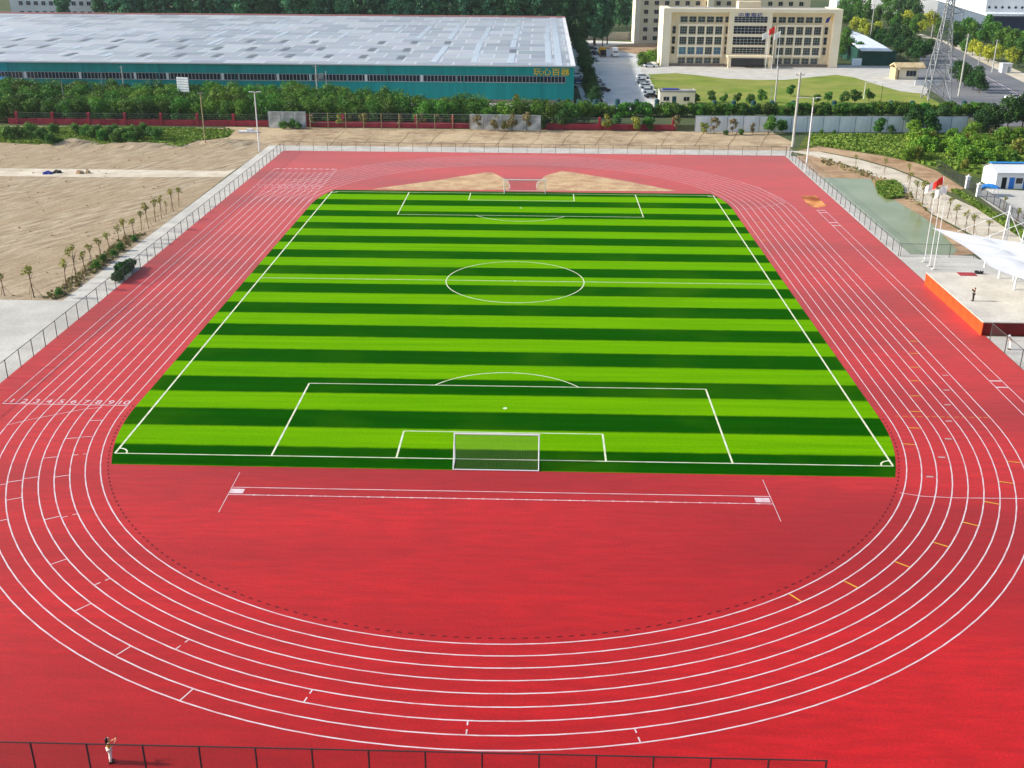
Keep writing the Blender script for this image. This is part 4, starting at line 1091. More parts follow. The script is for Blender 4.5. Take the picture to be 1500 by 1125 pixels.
# road
rd = [(G(1352, 66)[0], G(1352, 66)[1]), G(1385, 88), G(1350, 116), G(1395, 150), G(1430, 168), (170, 120), (215, 120), G(1560, 148), G(1500, 122), G(1440, 92), G(1400, 74)]
sheet('road', px((1352, 60), (1345, 100), (1340, 118), (1375, 140), (1400, 160), (1440, 185), (1640, 185), (1560, 150), (1500, 121), (1440, 92), (1398, 70), (1372, 58)), 0.006, 'asphalt', 'grey asphalt road at the top right')
sheet('sidewalk', px((1330, 52), (1372, 58), (1398, 70), (1440, 92), (1500, 121), (1560, 150), (1600, 150), (1560, 130), (1500, 107), (1440, 82), (1408, 67), (1350, 50)), 0.012, 'path', 'pale pavement along the road')
mk = MB()
mk.ribbon(px((1362, 66), (1395, 84), (1440, 110), (1500, 142), (1560, 170)), 0.35, 0.012)
for k in range(12):
    a = 1375 + k * 13; mk.seg(G(a, 84 + k * 6.2), G(a + 6, 86.8 + k * 6.2), 0.3, 0.012)
structure(mk.build('road_markings', 'paint_white'), 'white lines painted on the road')


# ------------------------------------------------------------------ office
def window_mesh(name, w_, h, glass, nx=2, nz=2, fr=0.09):
    b = MB(); b.box(0, w_, 0.0, 0.06, 0, h, 0)
    for k in range(nx + 1): x = w_ * k / nx; b.box(max(0, x - fr / 2), min(w_, x + fr / 2), -0.05, -0.002, 0, h, 1)
    for k in range(nz + 1):
        z = h * k / nz; b.box(0, w_, -0.09, -0.052, max(0, z - fr / 2), min(h, z + fr / 2), 1)
    return b.mesh(name, [glass, 'mullion'])


def office():
    x0, x1, y, D, Hh = 46.0, 108.5, 260.5, 15, 19.6
    r = empty('office_building', (x0, y, 0), 'beige five storey office with framed facade and dark glass entrance bay', 'building')
    Wd = x1 - x0
    b = MB(); b.box(1.4, Wd - 1.4, 2.6, D, 0, Hh - 0.5); b.build('wall', 'beige', r)
    b = MB(); b.box(0, 2.8, 0, D + .01, 0, Hh); b.box(Wd - 2.8, Wd, 0, D + .01, 0, Hh); b.box(2.803, Wd - 2.803, 0.003, 2.59, Hh - 1.3, Hh - 0.002)
    b.build('facade_frame', 'beige_light', r)
    b = MB(); b.box(1.5, Wd - 1.5, 2.7, D - .1, Hh - 0.49, Hh - 0.3); b.build('roof', 'roof_grey', r)
    b = MB(); b.box(2.81, 23.0, 2.0, 2.59, 0.0, 0.8); b.box(38.4, Wd - 2.81, 2.0, 2.59, 0.0, 0.8); b.build('plinth', 'stone_base', r)
    e0, e1 = 23.2, 38.2
    b = MB(); b.box(e0, e1, 0.35, 2.58, 0.85, Hh - 1.31)
    b.build('entrance_bay', 'beige_light', r)
    # projecting window grids
    z4 = [(0.9, 2.7), (4.1, 6.5), (7.5, 10.0), (11.0, 13.6), (14.9, 16.9)]
    sides = ((6.0, 21.5), (40.6, 56.4))
    for xa, xb in sides:
        gm = MB()
        for z in (3.55, 6.75, 10.25, 13.85): gm.box(xa - 0.4, xb + 0.4, 1.7, 2.59, z - 0.25, z + 0.45)
        for k in range(6):
            xx = xa + (xb - xa) * k / 5; gm.box(xx - 0.28, xx + 0.28, 1.72, 2.588, 3.0, 14.2)
        gm.build('window_grid', 'beige_light', r)
    wg = window_mesh('window', 2.5, 2.45, 'glass_green', 3, 3); wb = window_mesh('window', 2.5, 2.45, 'glass_blue', 2, 2)
    wt = window_mesh('window', 2.5, 1.9, 'glass_green', 2, 2); wn = window_mesh('window', 1.15, 2.5, 'glass_dark', 1, 2); ws = window_mesh('window', 1.3, 1.9, 'glass_dark', 1, 2)
    for si, (xa, xb) in enumerate(sides):
        st_ = (xb - xa) / 5
        for k in range(5):
            xx = xa + st_ * k + 0.3
            for zi, (za, zb) in enumerate(z4):
                me = wt if zi in (0, 4) else (wb if (zi == 1 and si == 0 and k != 3) else wg)
                link('window', me, r, (xx, 2.5, za))
        for xn in ((xa - 2.3), (xb + 1.0)):
            for zi in (1, 2, 3): link('window', wn, r, (xn, 2.5, z4[zi][0]))
        for xn in ((xb + 0.6, ) if si == 0 else (xa - 1.8, )): link('window', ws, r, (xn, 2.5, z4[4][0]))
    wl = [window_mesh('window', 11.6, h, 'glass_dark', 9, 3, 0.12) for h in (2.0, 2.7, 2.7, 2.2)]
    for me, z in zip(wl, (15.0, 11.2, 7.5, 4.5)): link('window', me, r, (e0 + 1.7, 0.29, z))
    b = MB(); b.box(e0 + 1.7, e1 - 1.7, 0.1, 0.34, 0.3, 3.3); b.build('entrance_door', 'glass_dark', r)
    b = MB(); b.box(e0 - 0.3, e1 + 0.3, -4.6, 0.34, 3.5, 4.1); b.build('porch_roof', 'beige', r)
    c = MB(); c.box(-0.5, 0.5, -0.5, 0.5, 0, 3.49); cme = c.mesh('porch_column', 'beige')
    for xx in (e0 + 0.4, e1 - 0.4): link('porch_column', cme, r, (xx, -3.9, 0))
    t = link('sign_letters', text_mesh('中重電机', 1.75, 'letter_blue', 0.05), r, ((e0 + e1) / 2 - 0.3, 0.28, 17.0)); t.rotation_euler = (R(90), 0, 0); t.scale = (1.25, .85, 1)
    lg = MB(); lg.face([(0, 0, 0), (1.2, 0, 0), (1.9, 0, 2.2), (1.0, 0, 1.7)], 0); lg.face([(2.0, 0, 1.0), (3.0, 0, 0.9), (2.9, 0, 2.0), (2.2, 0, 2.1)], 1); lg.face([(0.2, 0, .3), (1.0, 0, 1.6), (0.5, 0, 1.5)], 0)
    lg.build('emblem', ['letter_blue', 'letter_yellow'], r, (57.2, 2.55, 15.0))
    b = MB(); b.box(0, 8, 0, 5, 0, 2.4); b.build('stair_house', 'beige', r, (27, 6, Hh - 0.3))
    # flags before the porch
    for i, (px_, fm, h, lb) in enumerate(((1122, 'white_flag', 13, 'flagpole with a white flag west of the red one before the office porch'), (1131, 'red_flag', 14.5, 'tall flagpole with the red flag before the office porch'), (1139, 'white_flag', 13, 'flagpole with a white flag east of the red one before the office porch'))):
        xx, yy = G(px_ - 1, 101.5)
        q = empty('flagpole', (xx, yy, 0), lb, 'flagpole', 'flagpoles before the office')
        c = MB(); c.bar((0, 0, 0), (0, 0, h), 0.09, 0.06); c.build('pole', 'white_metal', q)
        c = MB()
        for k in range(5):
            c.face([(-0.1 - 0.4 * k, 0.12 * (k % 2), h - .2 - .2 * k), (-0.5 - 0.4 * k, 0.12 * ((k + 1) % 2), h - .4 - .2 * k), (-0.5 - 0.4 * k, 0.12 * ((k + 1) % 2), h - 2.6 - .2 * k), (-0.1 - 0.4 * k, 0.12 * (k % 2), h - 2.2 - .2 * k)])
        c.build('flag', fm, q)


office()


def block(x0, x1, y, D, H, wx, wz, nx, zs, label, m='beige', wmat='glass_dark', lead=2.0, name='apartment_block', roofm='roof_grey', wd=1.8, wh=1.7):
    r = empty(name, (x0, y, 0), label, 'building')
    b = MB(); b.box(0, x1 - x0, 0, D, 0, H); b.build('wall', m, r)
    b = MB(); b.box(-0.3, x1 - x0 + .3, -0.3, D + .3, H + .003, H + 0.6); b.build('roof', roofm, r)
    me = window_mesh('window', wd, wh, wmat, 2, 1); n = 0
    for z in zs:
        for k in range(nx):
            if n < 100: link('window', me, r, (lead + wx * k, -0.07, z)); n += 1
    return r


r = block(44.0, 118, 350, 14, 24.5, 4.4, 3.8, 16, (1.4, 5.0, 8.6, 12.2, 15.8, 19.4), 'tall plain beige block rising behind the framed office', lead=3.2)
b = MB(); b.box(-0.6, 1.6, -0.8, 14.2, 0, 24.4); b.build('corner_pier', 'beige_light', r)
b = MB(); b.box(0, 2.5, -3, -0.01, 0, 26.5); b.build('stair_tower', 'beige_light', r, (30, 0, 0)); b = MB(); b.box(0, 3, -2, -0.01, 0, 26.5); b.build('stair_tower', 'beige_light', r, (42, 0, 0))
block(-234, -186, 362, 14, 40, 3.4, 3, 12, (9, 13.2, 17.4, 21.6, 25.8), 'white apartment block far behind the warehouse roof corner', 'white_wall', 'window_dark', lead=4)
# gatehouse
gx, gy = G(966, 153)
r = empty('gatehouse', (gx, gy, 0), 'small flat roofed beige gatehouse at the parking lot corner', 'gatehouse')
b = MB(); b.box(0, 9.6, 0, 5, 0, 3.3); b.build('wall', 'beige_light', r)
b = MB(); b.box(-.15, 9.75, -.15, 5.15, 3.303, 3.55); b.box(-.15, 9.75, -.15, 0, 3.552, 3.8); b.box(-.15, .0, .003, 5.15, 3.552, 3.8); b.box(9.6, 9.75, .003, 5.15, 3.552, 3.8); b.build('roof', 'roof_grey', r)
b = MB(); b.box(1.0, 5.4, 2.6, 4.4, 3.6, 3.85); b.build('roof_panel', 'letter_blue', r)
b = MB(); b.box(3.4, 4.5, -.05, -.003, 0.1, 2.2); b.build('door', 'teal_lid', r)
me = window_mesh('window', 1.6, 1.1, 'glass_dark', 2, 1)
for x in (6.5, 1.0): link('window', me, r, (x, -.07, 1.0))
# guard hut at the road gate
gx, gy = G(1316, 116)
r = empty('guard_hut', (gx, gy, 0), 'cream guard hut with wide tan thatched roof by the road entrance', 'hut')
b = MB(); b.box(0, 6.2, 0, 4.5, 0, 3.3); b.build('wall', 'beige_light', r)
b = MB(); b.extrude_x([(-1.4, 3.5), (-1.4, 3.9), (2.2, 5.1), (5.9, 3.9), (5.9, 3.5), (2.2, 4.6)], -1.6, 8.0); b.build('roof', 'tan_roof', r)
link('window', window_mesh('window', 3.2, 1.7, 'window_dark', 3, 1), r, (2.3, -.07, 1.0))
b = MB(); b.box(-1.6, -0.9, -1.2, 4.8, 0, 3.49); b.build('side_screen', 'tan_roof', r)
b = MB(); b.box(0, 8, 0, .3, 0, 1.6); tag(b.build('gate_wall', 'white_wall', None, (G(1340, 125)[0], G(1340, 125)[1], 0.014)), 'short white gate wall beside the guard hut', 'wall')
# green hoarding and long grey roof
gx, gy = G(1262, 96)
r = empty('storage_shed', (gx, gy, 0), 'dark green walled shed with a long sloping grey sheet roof', 'shed')
b = MB(); b.box(0, 11.8, 0, 0.4, 0, 5.2); b.box(0, 0.4, .41, 60, 0, 5.2); b.build('wall', 'green_wall', r)
pr = [G(1262, 74.5, 5.3), G(1307, 75, 5.3), G(1290, 65, 5.3), G(1268, 53, 5.3), G(1246, 45, 5.3), G(1246, 62, 5.3)]
b = MB(); b.prism([(p[0] - gx, p[1] - gy) for p in pr], 5.25, 5.5); b.build('roof', 'panel_white', r)
b = MB(); b.box(-3.6, -0.1, 0, 0.3, 0, 2.5); b.build('side_gate', 'panel_white', r)
# kiosk by the pavement
gx, gy = G(1467, 107)
r = empty('kiosk', (gx, gy, 0.012), 'small white kiosk on the pavement under yellow trees', 'kiosk')
b = MB(); b.box(0, 3.2, 0, 2.6, 0, 3.0); b.build('wall', 'white_wall', r); b = MB(); b.box(-.2, 3.4, -.2, 2.8, 3.003, 3.2); b.build('roof', 'white_wall', r)
b = MB(); b.box(1.9, 2.7, -.05, -.003, .1, 2.1); b.build('door', 'grey_metal', r)


# factories at the top right
def factory():
    r = empty('factory_hall', (216, 406, 0), 'low navy factory hall with pale roof edge at the top right', 'factory')
    b = MB(); b.prism([(0, 0), (130, -8), (170, 190), (34, 196)], 0, 9.0); b.build('wall', 'slate', r)
    b = MB(); b.prism([(0.3, -0.3), (130, -8.3), (130, -8.01), (0.3, -0.01)], 0.5, 8.3); b.build('dark_front', 'navy', r)
    b = MB(); b.prism([(-1, -1), (131, -9), (172, 192), (33, 198)], 9.003, 10.0); b.build('roof', 'panel_white', r)
    b = MB(); b.prism([(3, 12), (132, 4), (150, 110), (28, 116)], 10.003, 21); b.build('upper_wall', 'white_wall', r)
    v = MB(); v.bar((0, 0, 0), (0, -.3, 0), .6, .6, 12); vm = v.mesh('vent', 'window_dark')
    for k in range(9): link('vent', vm, r, (4.5 + 3.1 * k, 11.9 - 0.195 * k, 12.2))
    r3 = empty('factory_annex', (205, 540, 0), 'long white factory annex behind the avenue trees', 'factory')
    b = MB(); b.prism([(0, 20), (50, 0), (64, 60), (10, 80)], 0, 14); b.build('wall', 'white_wall', r3)
    b = MB(); b.prism([(-.5, 19.5), (50.3, -.8), (65, 61), (9.5, 81)], 14.003, 14.6); b.build('roof', 'roof_grey', r3)
    wm = window_mesh('window', 2, 1.6, 'window_dark', 2, 1)
    for k in range(6): link('window', wm, r3, (4 + 7.5 * k, 20 - 0.4 * (4 + 7.5 * k) - .2, 9)).rotation_euler = (0, 0, math.atan2(-20, 50))


factory()
# low houses far away
HS_ = [(868, 22, 14, 'blue_roof'), (882, 14, 12, 'blue_roof'), (896, 20, 12, 'tile_roof'), (878, 30, 12, 'roof_grey'), (890, 8, 16, 'blue_roof'), (905, 10, 14, 'tile_roof'), (1236, 8, 18, 'blue_roof'), (1250, 3, 20, 'blue_roof'), (1290, 4, 22, 'panel_white'), (1225, 14, 14, 'panel_white'), (866, 8, 14, 'panel_white')]
RC = {'blue_roof': 'blue roofed', 'tile_roof': 'brown roofed', 'roof_grey': 'grey roofed', 'panel_white': 'white roofed'}
for i, (a, b_, wd, rm) in enumerate(HS_):
    x, y = G(a, b_)
    r = empty('low_house', (x, y, 0), 'distant %s house, %s from the west beyond the %s' % (RC[rm], ORD[sorted(q[0] for q in HS_).index(a)], 'parking lot' if a < 1000 else 'beige office'), 'house', 'distant low houses', RD.uniform(-.3, .3))
    b = MB(); b.extrude_x([(0, 0), (wd * .7, 0), (wd * .7, 5), (wd * .35, 7.4), (0, 5)], 0, wd); b.build('wall', 'white_wall', r)
    b = MB(); b.face([(-.4, -.5, 4.95), (wd + .4, -.5, 4.95), (wd + .4, wd * .35, 7.6), (-.4, wd * .35, 7.6)]); b.face([(-.4, wd * .7 + .5, 4.95), (wd + .4, wd * .7 + .5, 4.95), (wd + .4, wd * .35, 7.6), (-.4, wd * .35, 7.6)]); b.build('roof', rm, r)
    link('window', window_mesh('window', 1.6, 1.4, 'window_dark', 2, 1), r, (2, -.07, 1.6)); link('window', window_mesh('window', 1.6, 1.4, 'window_dark', 2, 1), r, (wd - 4, -.07, 1.6))
# wall and container behind the lot
xa, ya = G(862, 58.5); xb, yb_ = G(930, 58.5)
b = MB(); b.prism([(xa - 2, ya), (xb + 12, yb_), (xb + 12, yb_ + .4), (xa - 2, ya + .4)], 0, 3.4); tag(b.build('lot_wall', 'roof_grey'), 'grey wall closing the far end of the parking lot', 'wall')
xa, ya = G(864.5, 56.8)
r = empty('site_container', (xa, ya - 1, 0), 'white site container in front of the grey lot wall', 'container'); b = MB(); b.box(0, 5.6, 0, 2.4, 0.1, 3.0); b.build('body', 'white_wall', r); b = MB(); b.box(-.1, 5.7, -.1, 2.5, 3.003, 3.15); b.build('roof', 'panel_trim', r)


# ------------------------------------------------------------------ poles, lamps, pylon
def pole(p, h, m, label, arms=(), lamp=None, r0=0.16, name='utility_pole', cat='pole', group='poles', xy=None):
    x, y = xy or G(*p)
    r = empty(name, (x, y, 0), label, cat, group)
    b = MB(); b.bar((0, 0, 0), (0, 0, h), r0, r0 * 0.65, 8); b.build('pole', m, r)
    if arms:
        b = MB()
        for z, l in arms: b.box(-l, l, -0.06, 0.06, h - z, h - z + 0.12)
        b.build('crossarm', 'grey_metal', r)
        b = MB()
        for z, l in arms:
            for q in (-l + .1, 0.25, l - .1): b.bar((q, 0, h - z + .122), (q, 0, h - z + .4), .06, .04)
        b.build('insulator', 'panel_trim', r)
    if lamp:
        b = MB()
        for sx_ in lamp: b.bar((0, 0, h - .1), (sx_, 0, h + .05), .05, .04)
        b.build('arm', m, r)
        l = MB(); l.box(-.45, .45, -.16, .16, -.08, .06); lm_ = l.mesh('lamp_head', 'white_metal')
        for sx_ in lamp: link('lamp_head', lm_, r, (sx_, 0, h + .02))
    return r


pole((301, 211), 11.0, 'pole_wood', 'weathered wooden pole at the end of the weedy bank', arms=((0.3, .6),), name='wooden_pole')
pole((380, 222), 12.3, 'white_metal', 'tall white lamp post at the far corner of the white strip', lamp=(-.7, .9), r0=.15, name='lamp_post', cat='lamp post')
pole((1161, 215), 15.8, 'pole_concrete', 'thick pale concrete pole behind the far track corner', arms=((.6, .9),), r0=.33)
pole((1180, 252), 14.2, 'white_metal', 'white lamp post with outreach arms beside the pond fence', lamp=(-2.8, .9), r0=.16, name='lamp_post', cat='lamp post')
pole((1134, 159), 11.0, 'pole_concrete', 'grey pole standing at the lawn edge behind the hedge', r0=.26)
pole((1128, 157), 6.0, 'grey_metal', 'thin short pole beside the grey pole at the lawn edge', r0=.1)
pole((774, 149), 9.6, 'pole_concrete', 'white pole standing before the yellow letters on the warehouse', arms=((.4, .5),), r0=.28)
pole((1404, 141), 17.4, 'pole_concrete', 'tall leaning looking concrete pole beside the pylon', arms=((.6, 1.0), (1.8, .8)), r0=.3)
pole((1265, 145), 4.6, 'white_metal', 'white camera post on the lawn with dark boxes on its arm', lamp=(2.6,), r0=.12, name='camera_post')
pole((1290, 150), 4.8, 'dark_metal', 'slim dark post on the lawn near the hedge', r0=.08)
pole((1274, 62), 16.0, 'pole_concrete', 'grey road pole between yellow trees behind the green shed', arms=((.5, .8),), r0=.26)
pole((1453, 106), 10.8, 'pole_concrete', 'grey pole on the pavement by the white kiosk', arms=((.4, .8),), r0=.24)
pole((1362, 68), 9.0, 'pole_concrete', 'grey pole among avenue trees west of the pylon', arms=((.4, .8),), r0=.24)
pole((1430, 112), 7.6, 'pole_concrete', 'short pale post beside the dark roadside trees', r0=.14)
pole((1445, 55), 10.0, 'grey_metal', 'thin grey mast before the navy factory', r0=.14)
pole(None, 9.4, 'pole_concrete', 'pale pole before the teal wall at the west end of the wood', arms=((.4, .7), (1.8, .5)), xy=(-110.7, 161), r0=.2)
pole(None, 8.6, 'grey_metal', 'thin grey pole in the middle of the wood', xy=(-113, 152), r0=.12)
pole(None, 8.0, 'grey_metal', 'thin grey pole at the left end of the wood', xy=(-118.5, 140), r0=.14)
r = pole((478, 145), 10.2, 'pole_concrete', 'twin concrete poles carrying a transformer above the hedge', arms=((.5, .9),), r0=.2, name='transformer_poles', xy=(-57.6, 160.5))
b = MB(); b.bar((2.6, .2, 0), (2.6, .2, 8.6), .2, .15); b.build('pole', 'pole_concrete', r)
b = MB(); b.box(-.2, 2.9, -.1, .3, 6.4, 6.6); b.build('platform', 'grey_metal', r)
b = MB(); b.box(.7, 1.9, -.4, .6, 6.602, 7.9); b.build('transformer', 'grey_metal', r)
# hoarding frame above the wood
r = empty('hoarding', (-89.5, 141.5, 0), 'white slatted billboard frame rising out of the wood', 'billboard')
b = MB()
for k in range(6): b.box(0, 3.3, 0, .08, 5.4 + k * .62, 5.9 + k * .62)
b.build('board', 'panel_white', r)
b = MB()
for x in (0.1, 1.65, 3.2): b.bar((x, .3, 0), (x, .3, 9.0), .1)
b.build('frame', 'grey_metal', r); r.rotation_euler = (0, 0, R(-14))


def pylon(x, y, H, w0, label):
    r = empty('pylon', (x, y, 0), label, 'pylon')
    def wz(z):
        t = z / H
        return w0 / 2 * (1 - t / 0.55 * 0.68) if t < .55 else w0 / 2 * (0.32 - (t - .55) / .45 * .2)
    levels = [0, .13, .24, .33, .41, .48, .55, .61, .67, .73, .79, .85, .91, 1]
    b = MB(); c = MB()
    for z0, z1 in zip(levels[:-1], levels[1:]):
        a, d = wz(z0 * H), wz(z1 * H); za, zb = z0 * H, z1 * H
        cs = [(-1, -1), (1, -1), (1, 1), (-1, 1)]
        for i in range(4):
            p, q = cs[i], cs[(i + 1) % 4]
            b.bar((p[0] * a, p[1] * a, za), (p[0] * d, p[1] * d, zb), .17, .16, 5)
            c.bar((p[0] * a, p[1] * a, za), (q[0] * d, q[1] * d, zb), .08, .08, 4); c.bar((q[0] * a, q[1] * a, za), (p[0] * d, p[1] * d, zb), .08, .08, 4)
            c.bar((p[0] * d, p[1] * d, zb), (q[0] * d, q[1] * d, zb), .08, .08, 4)
    b.build('leg', 'grey_metal', r); c.build('lattice', 'grey_metal', r)
    for z in (.58, .73, .88):
        m_ = MB(); d = wz(z * H); l = 5.2 - z * 2
        for s in (-1, 1):
            for yy in (-d, d):
                m_.bar((s * d, yy, z * H), (s * l, 0, z * H + .6), .09, .07, 4); m_.bar((s * d, yy, z * H + 2.0), (s * l, 0, z * H + .6), .07, .06, 4)
            m_.bar((s * l, 0, z * H + .6), (s * l, 0, z * H - 1.2), .09, .07, 5)
        m_.build('crossarm', 'grey_metal', r)


pylon(116.2, 180, 40, 6.4, 'tall steel lattice power pylon beside the road junction')

# green meter boxes along the hedge
for i, a in enumerate((792, 817, 848, 872, 904, 932, 962, 1046, 1074, 1103, 1130, 1161, 1221, 1304, 1335, 1391, 1411)):
    x, y = G(a, 157.5 if a < 1000 else 160)
    r = empty('planter_drum', (x, y, 0), '%s dark teal drum from the west standing behind the hedge' % ORD[i], 'drum', 'teal drums behind the hedge')
    b = MB(); b.bar((0, 0, 0), (0, 0, 1.9), .62, .68, 12); b.build('body', 'teal_lid', r); b = MB(); b.bar((0, 0, 1.903), (0, 0, 2.25), .74, .4, 12); b.build('lid', 'teal_lid', r)


# ------------------------------------------------------------------ cars
def car_proto(body, suv=False):
    r = bpy.data.objects.new('parked_car', None); COL.objects.link(r)
    h = 0.12 if suv else 0
    prof = [(-2.15, .3), (-2.2, .62), (-2.1, .86 + h), (-1.2, .95 + h), (1.55, .98 + h), (2.1, .9 + h), (2.2, .6), (2.12, .3)]
    b = MB(); n = len(prof); i = 0
    for s in (-1, 1): b.v += [(s * .88, p[0], p[1]) for p in prof]
    b.f.append(tuple(range(n))); b.m.append(0); b.f.append(tuple(n + k for k in reversed(range(n)))); b.m.append(0)
    for k in range(n): j = (k + 1) % n; b.f.append((k, n + k, n + j, j)); b.m.append(0)
    rf = [(-.45, 1.42 + 2 * h), (1.15 + 3 * h, 1.40 + 2 * h)]
    b.face([(-.62, rf[0][0], rf[0][1]), (.62, rf[0][0], rf[0][1]), (.62, rf[1][0], rf[1][1]), (-.62, rf[1][0], rf[1][1])])
    link('body', b.mesh('body', body), r)
    g = MB(); lo_ = [(-1.2, .953 + h), (1.8 + h, .983 + h)]
    q = [(-.8, lo_[0][0], lo_[0][1]), (.8, lo_[0][0], lo_[0][1]), (.8, lo_[1][0], lo_[1][1]), (-.8, lo_[1][0], lo_[1][1])]
    t = [(-.62, rf[0][0], rf[0][1] - .004), (.62, rf[0][0], rf[0][1] - .004), (.62, rf[1][0], rf[1][1] - .004), (-.62, rf[1][0], rf[1][1] - .004)]
    for k in range(4): j = (k + 1) % 4; g.face([q[k], q[j], t[j], t[k]])
    link('window', g.mesh('window', 'glass_dark'), r)
    wm = MB(); wm.bar((-.1, 0, 0), (.1, 0, 0), .33, .33, 12); wme = wm.mesh('wheel', 'tyre')
    for sx_ in (-.82, .82):
        for sy_ in (-1.35, 1.35): link('wheel', wme, r, (sx_, sy_, .33))
    lm = MB(); lm.box(-.18, .18, -.03, .03, -.08, .08); lme = lm.mesh('headlight', 'white_metal')
    for sx_ in (-.62, .62): link('headlight', lme, r, (sx_, -2.19, .68))
    return r


CARP = {}
CARS = [('car_white', 942, 115, 95, 'white car, farthest in the row beside the lawn'), ('car_silver', 941, 122, 95, 'silver white car second in the row beside the lawn'), ('car_white', 947, 129, 95, 'white car in the middle of the row beside the lawn'),
        ('car_white', 951, 136, 95, 'white car next to the black one in the lawn row'), ('car_black', 955, 143.5, 95, 'black car nearest the gatehouse in the lawn row'),
        ('car_white', 873, 118, 85, 'white car under the trees, farthest of the western row'), ('car_silver', 877, 125, 85, 'silver car in the middle of the western row by trees'), ('car_black', 884, 134, 85, 'dark car at the near end of the western row'),
        ('car_white', 874, 149, 92, 'white car by itself at the hedge near the warehouse corner'), ('car_silver', 870, 90, 60, 'silver car near the trees below the parked trucks'), ('car_black', 867, 73, 88, 'black car at the far end of the parking lot'), ('car_black', 871, 80, 30, 'small dark car beside the yellow topped truck'),
        ('car_white', 952, 98.5, 92, 'white car parked at the office corner by bushes'), ('car_white', 845, 113, 88, 'white car between warehouse end wall and trees, far one'), ('car_blue', 847, 121, 88, 'blue car between the warehouse end wall and trees'), ('car_silver', 849, 128, 88, 'silver car between warehouse end wall and trees, near one'),
        ('car_white', 1483, 146, 30, 'white car driving on the road at the right edge'), ('car_black', 1098, 97.5, 90, 'black car parked under the office porch')]
for m, a, b_, rz, lb in CARS:
    x, y = G(a, b_)
    if m not in CARP: c = CARP[m] = car_proto(m)
    else: c = copy_tree(CARP[m])
    c.location = (x, y, 0.012); c.rotation_euler = (0, 0, R(rz)); tag(c, lb, 'car', 'parked cars')
for (a, b_, cm, lb) in ((884, 84, 'truck_yellow', 'truck with a yellow load at the far end of the lot'), (902, 84.5, 'car_white', 'white box truck at the far end of the parking lot')):
    x, y = G(a, b_); r = empty('parked_truck', (x, y, 0.01), lb, 'truck', 'parked trucks', R(5))
    b = MB(); b.box(-1.1, 1.1, 1.9, 6.8, 1.0, 3.3); b.build('cargo_box', cm, r)
    b = MB(); b.extrude_x([(-.1, .6), (-.1, 1.6), (.25, 2.5), (1.7, 2.55), (1.7, .6)], -1.05, 1.05); b.build('cab', 'car_white' if cm == 'car_white' else 'cloth_black', r)
    b = MB(); b.box(-.9, .9, -.02, .1, 1.62, 2.3); b.build('windscreen', 'glass_dark', r)
    wm = MB(); wm.bar((-.13, 0, 0), (.13, 0, 0), .48, .48, 12); wme = wm.mesh('wheel', 'tyre')
    for sx_ in (-.95, .95):
        for yy in (.9, 5.2): link('wheel', wme, r, (sx_, yy, .48))
# small things left on the dirt road
for (a, b_, m, w_, lb, nm) in ((70, 254.5, 'letter_blue', 0.7, 'blue tarp bundle lying on the pale dirt road', 'tarp_bundle'), (84, 253, 'tarp_dark', 0.6, 'dark heap on the dirt road beside the blue bundle', 'rubble_heap'), (117, 254, 'soil', 0.6, 'brown heap on the dirt road, bigger of the eastern two', 'rubble_heap'), (129, 253.5, 'soil', .35, 'small brown heap at the east end of the row', 'rubble_heap')):
    x, y = G(a, b_); bm = bmesh.new(); bmesh.ops.create_icosphere(bm, subdivisions=3, radius=1)
    for v in bm.verts:
        n_ = 1 + 0.25 * math.sin(5 * v.co.x + a) * math.cos(4 * v.co.y) + .12 * math.sin(11 * v.co.z + 7 * v.co.x)
        v.co = Vector((v.co.x * w_ * n_ * 1.3, v.co.y * w_ * n_, max(0, v.co.z) * .55 * n_))
    me = bpy.data.meshes.new(nm); bm.to_mesh(me); bm.free(); me.materials.append(MATS[m]); tag(link(nm, me, None, (x, y, 0.0)), lb, 'heap')
rm_ = MB(); q = random.Random(21)
for k in range(26):
    x = q.uniform(-150, -62); y = q.uniform(-5, 50); a = R(64) + q.uniform(-.12, .12); L_ = q.uniform(14, 45); cv = q.uniform(-.004, .004)
    for off in (0, 1.7):
        pts = []
        for i in range(9):
            t_ = L_ * i / 8; aa = a + cv * t_
            pts.append((x + t_ * math.cos(aa) - off * math.sin(a), y + t_ * math.sin(aa) + off * math.cos(a)))
        pts = [p for p in pts if p[0] < -60 and -10 < p[1] < 61]
        if len(pts) > 2: rm_.ribbon(pts, q.uniform(.22, .4), -0.004 + 0.0006 * (k % 6))
structure(rm_.build('wheel_ruts', 'rut_soil'), 'old wheel ruts across the bare field')
ws = MB()
for k in range(420):
    x = q.uniform(-150, -60); y = q.uniform(-9, 110); s_ = q.uniform(.05, .22)
    ws.prism([(x + s_ * math.cos(a), y + s_ * .8 * math.sin(a)) for a in (0, 1.1, 2.3, 3.3, 4.4, 5.4)], -0.01, s_ * .7)
o = ws.build('rubble', 'dirt_far'); o['kind'] = 'stuff'; tag(o, 'loose stones and clods strewn over the bare field', 'rubble')
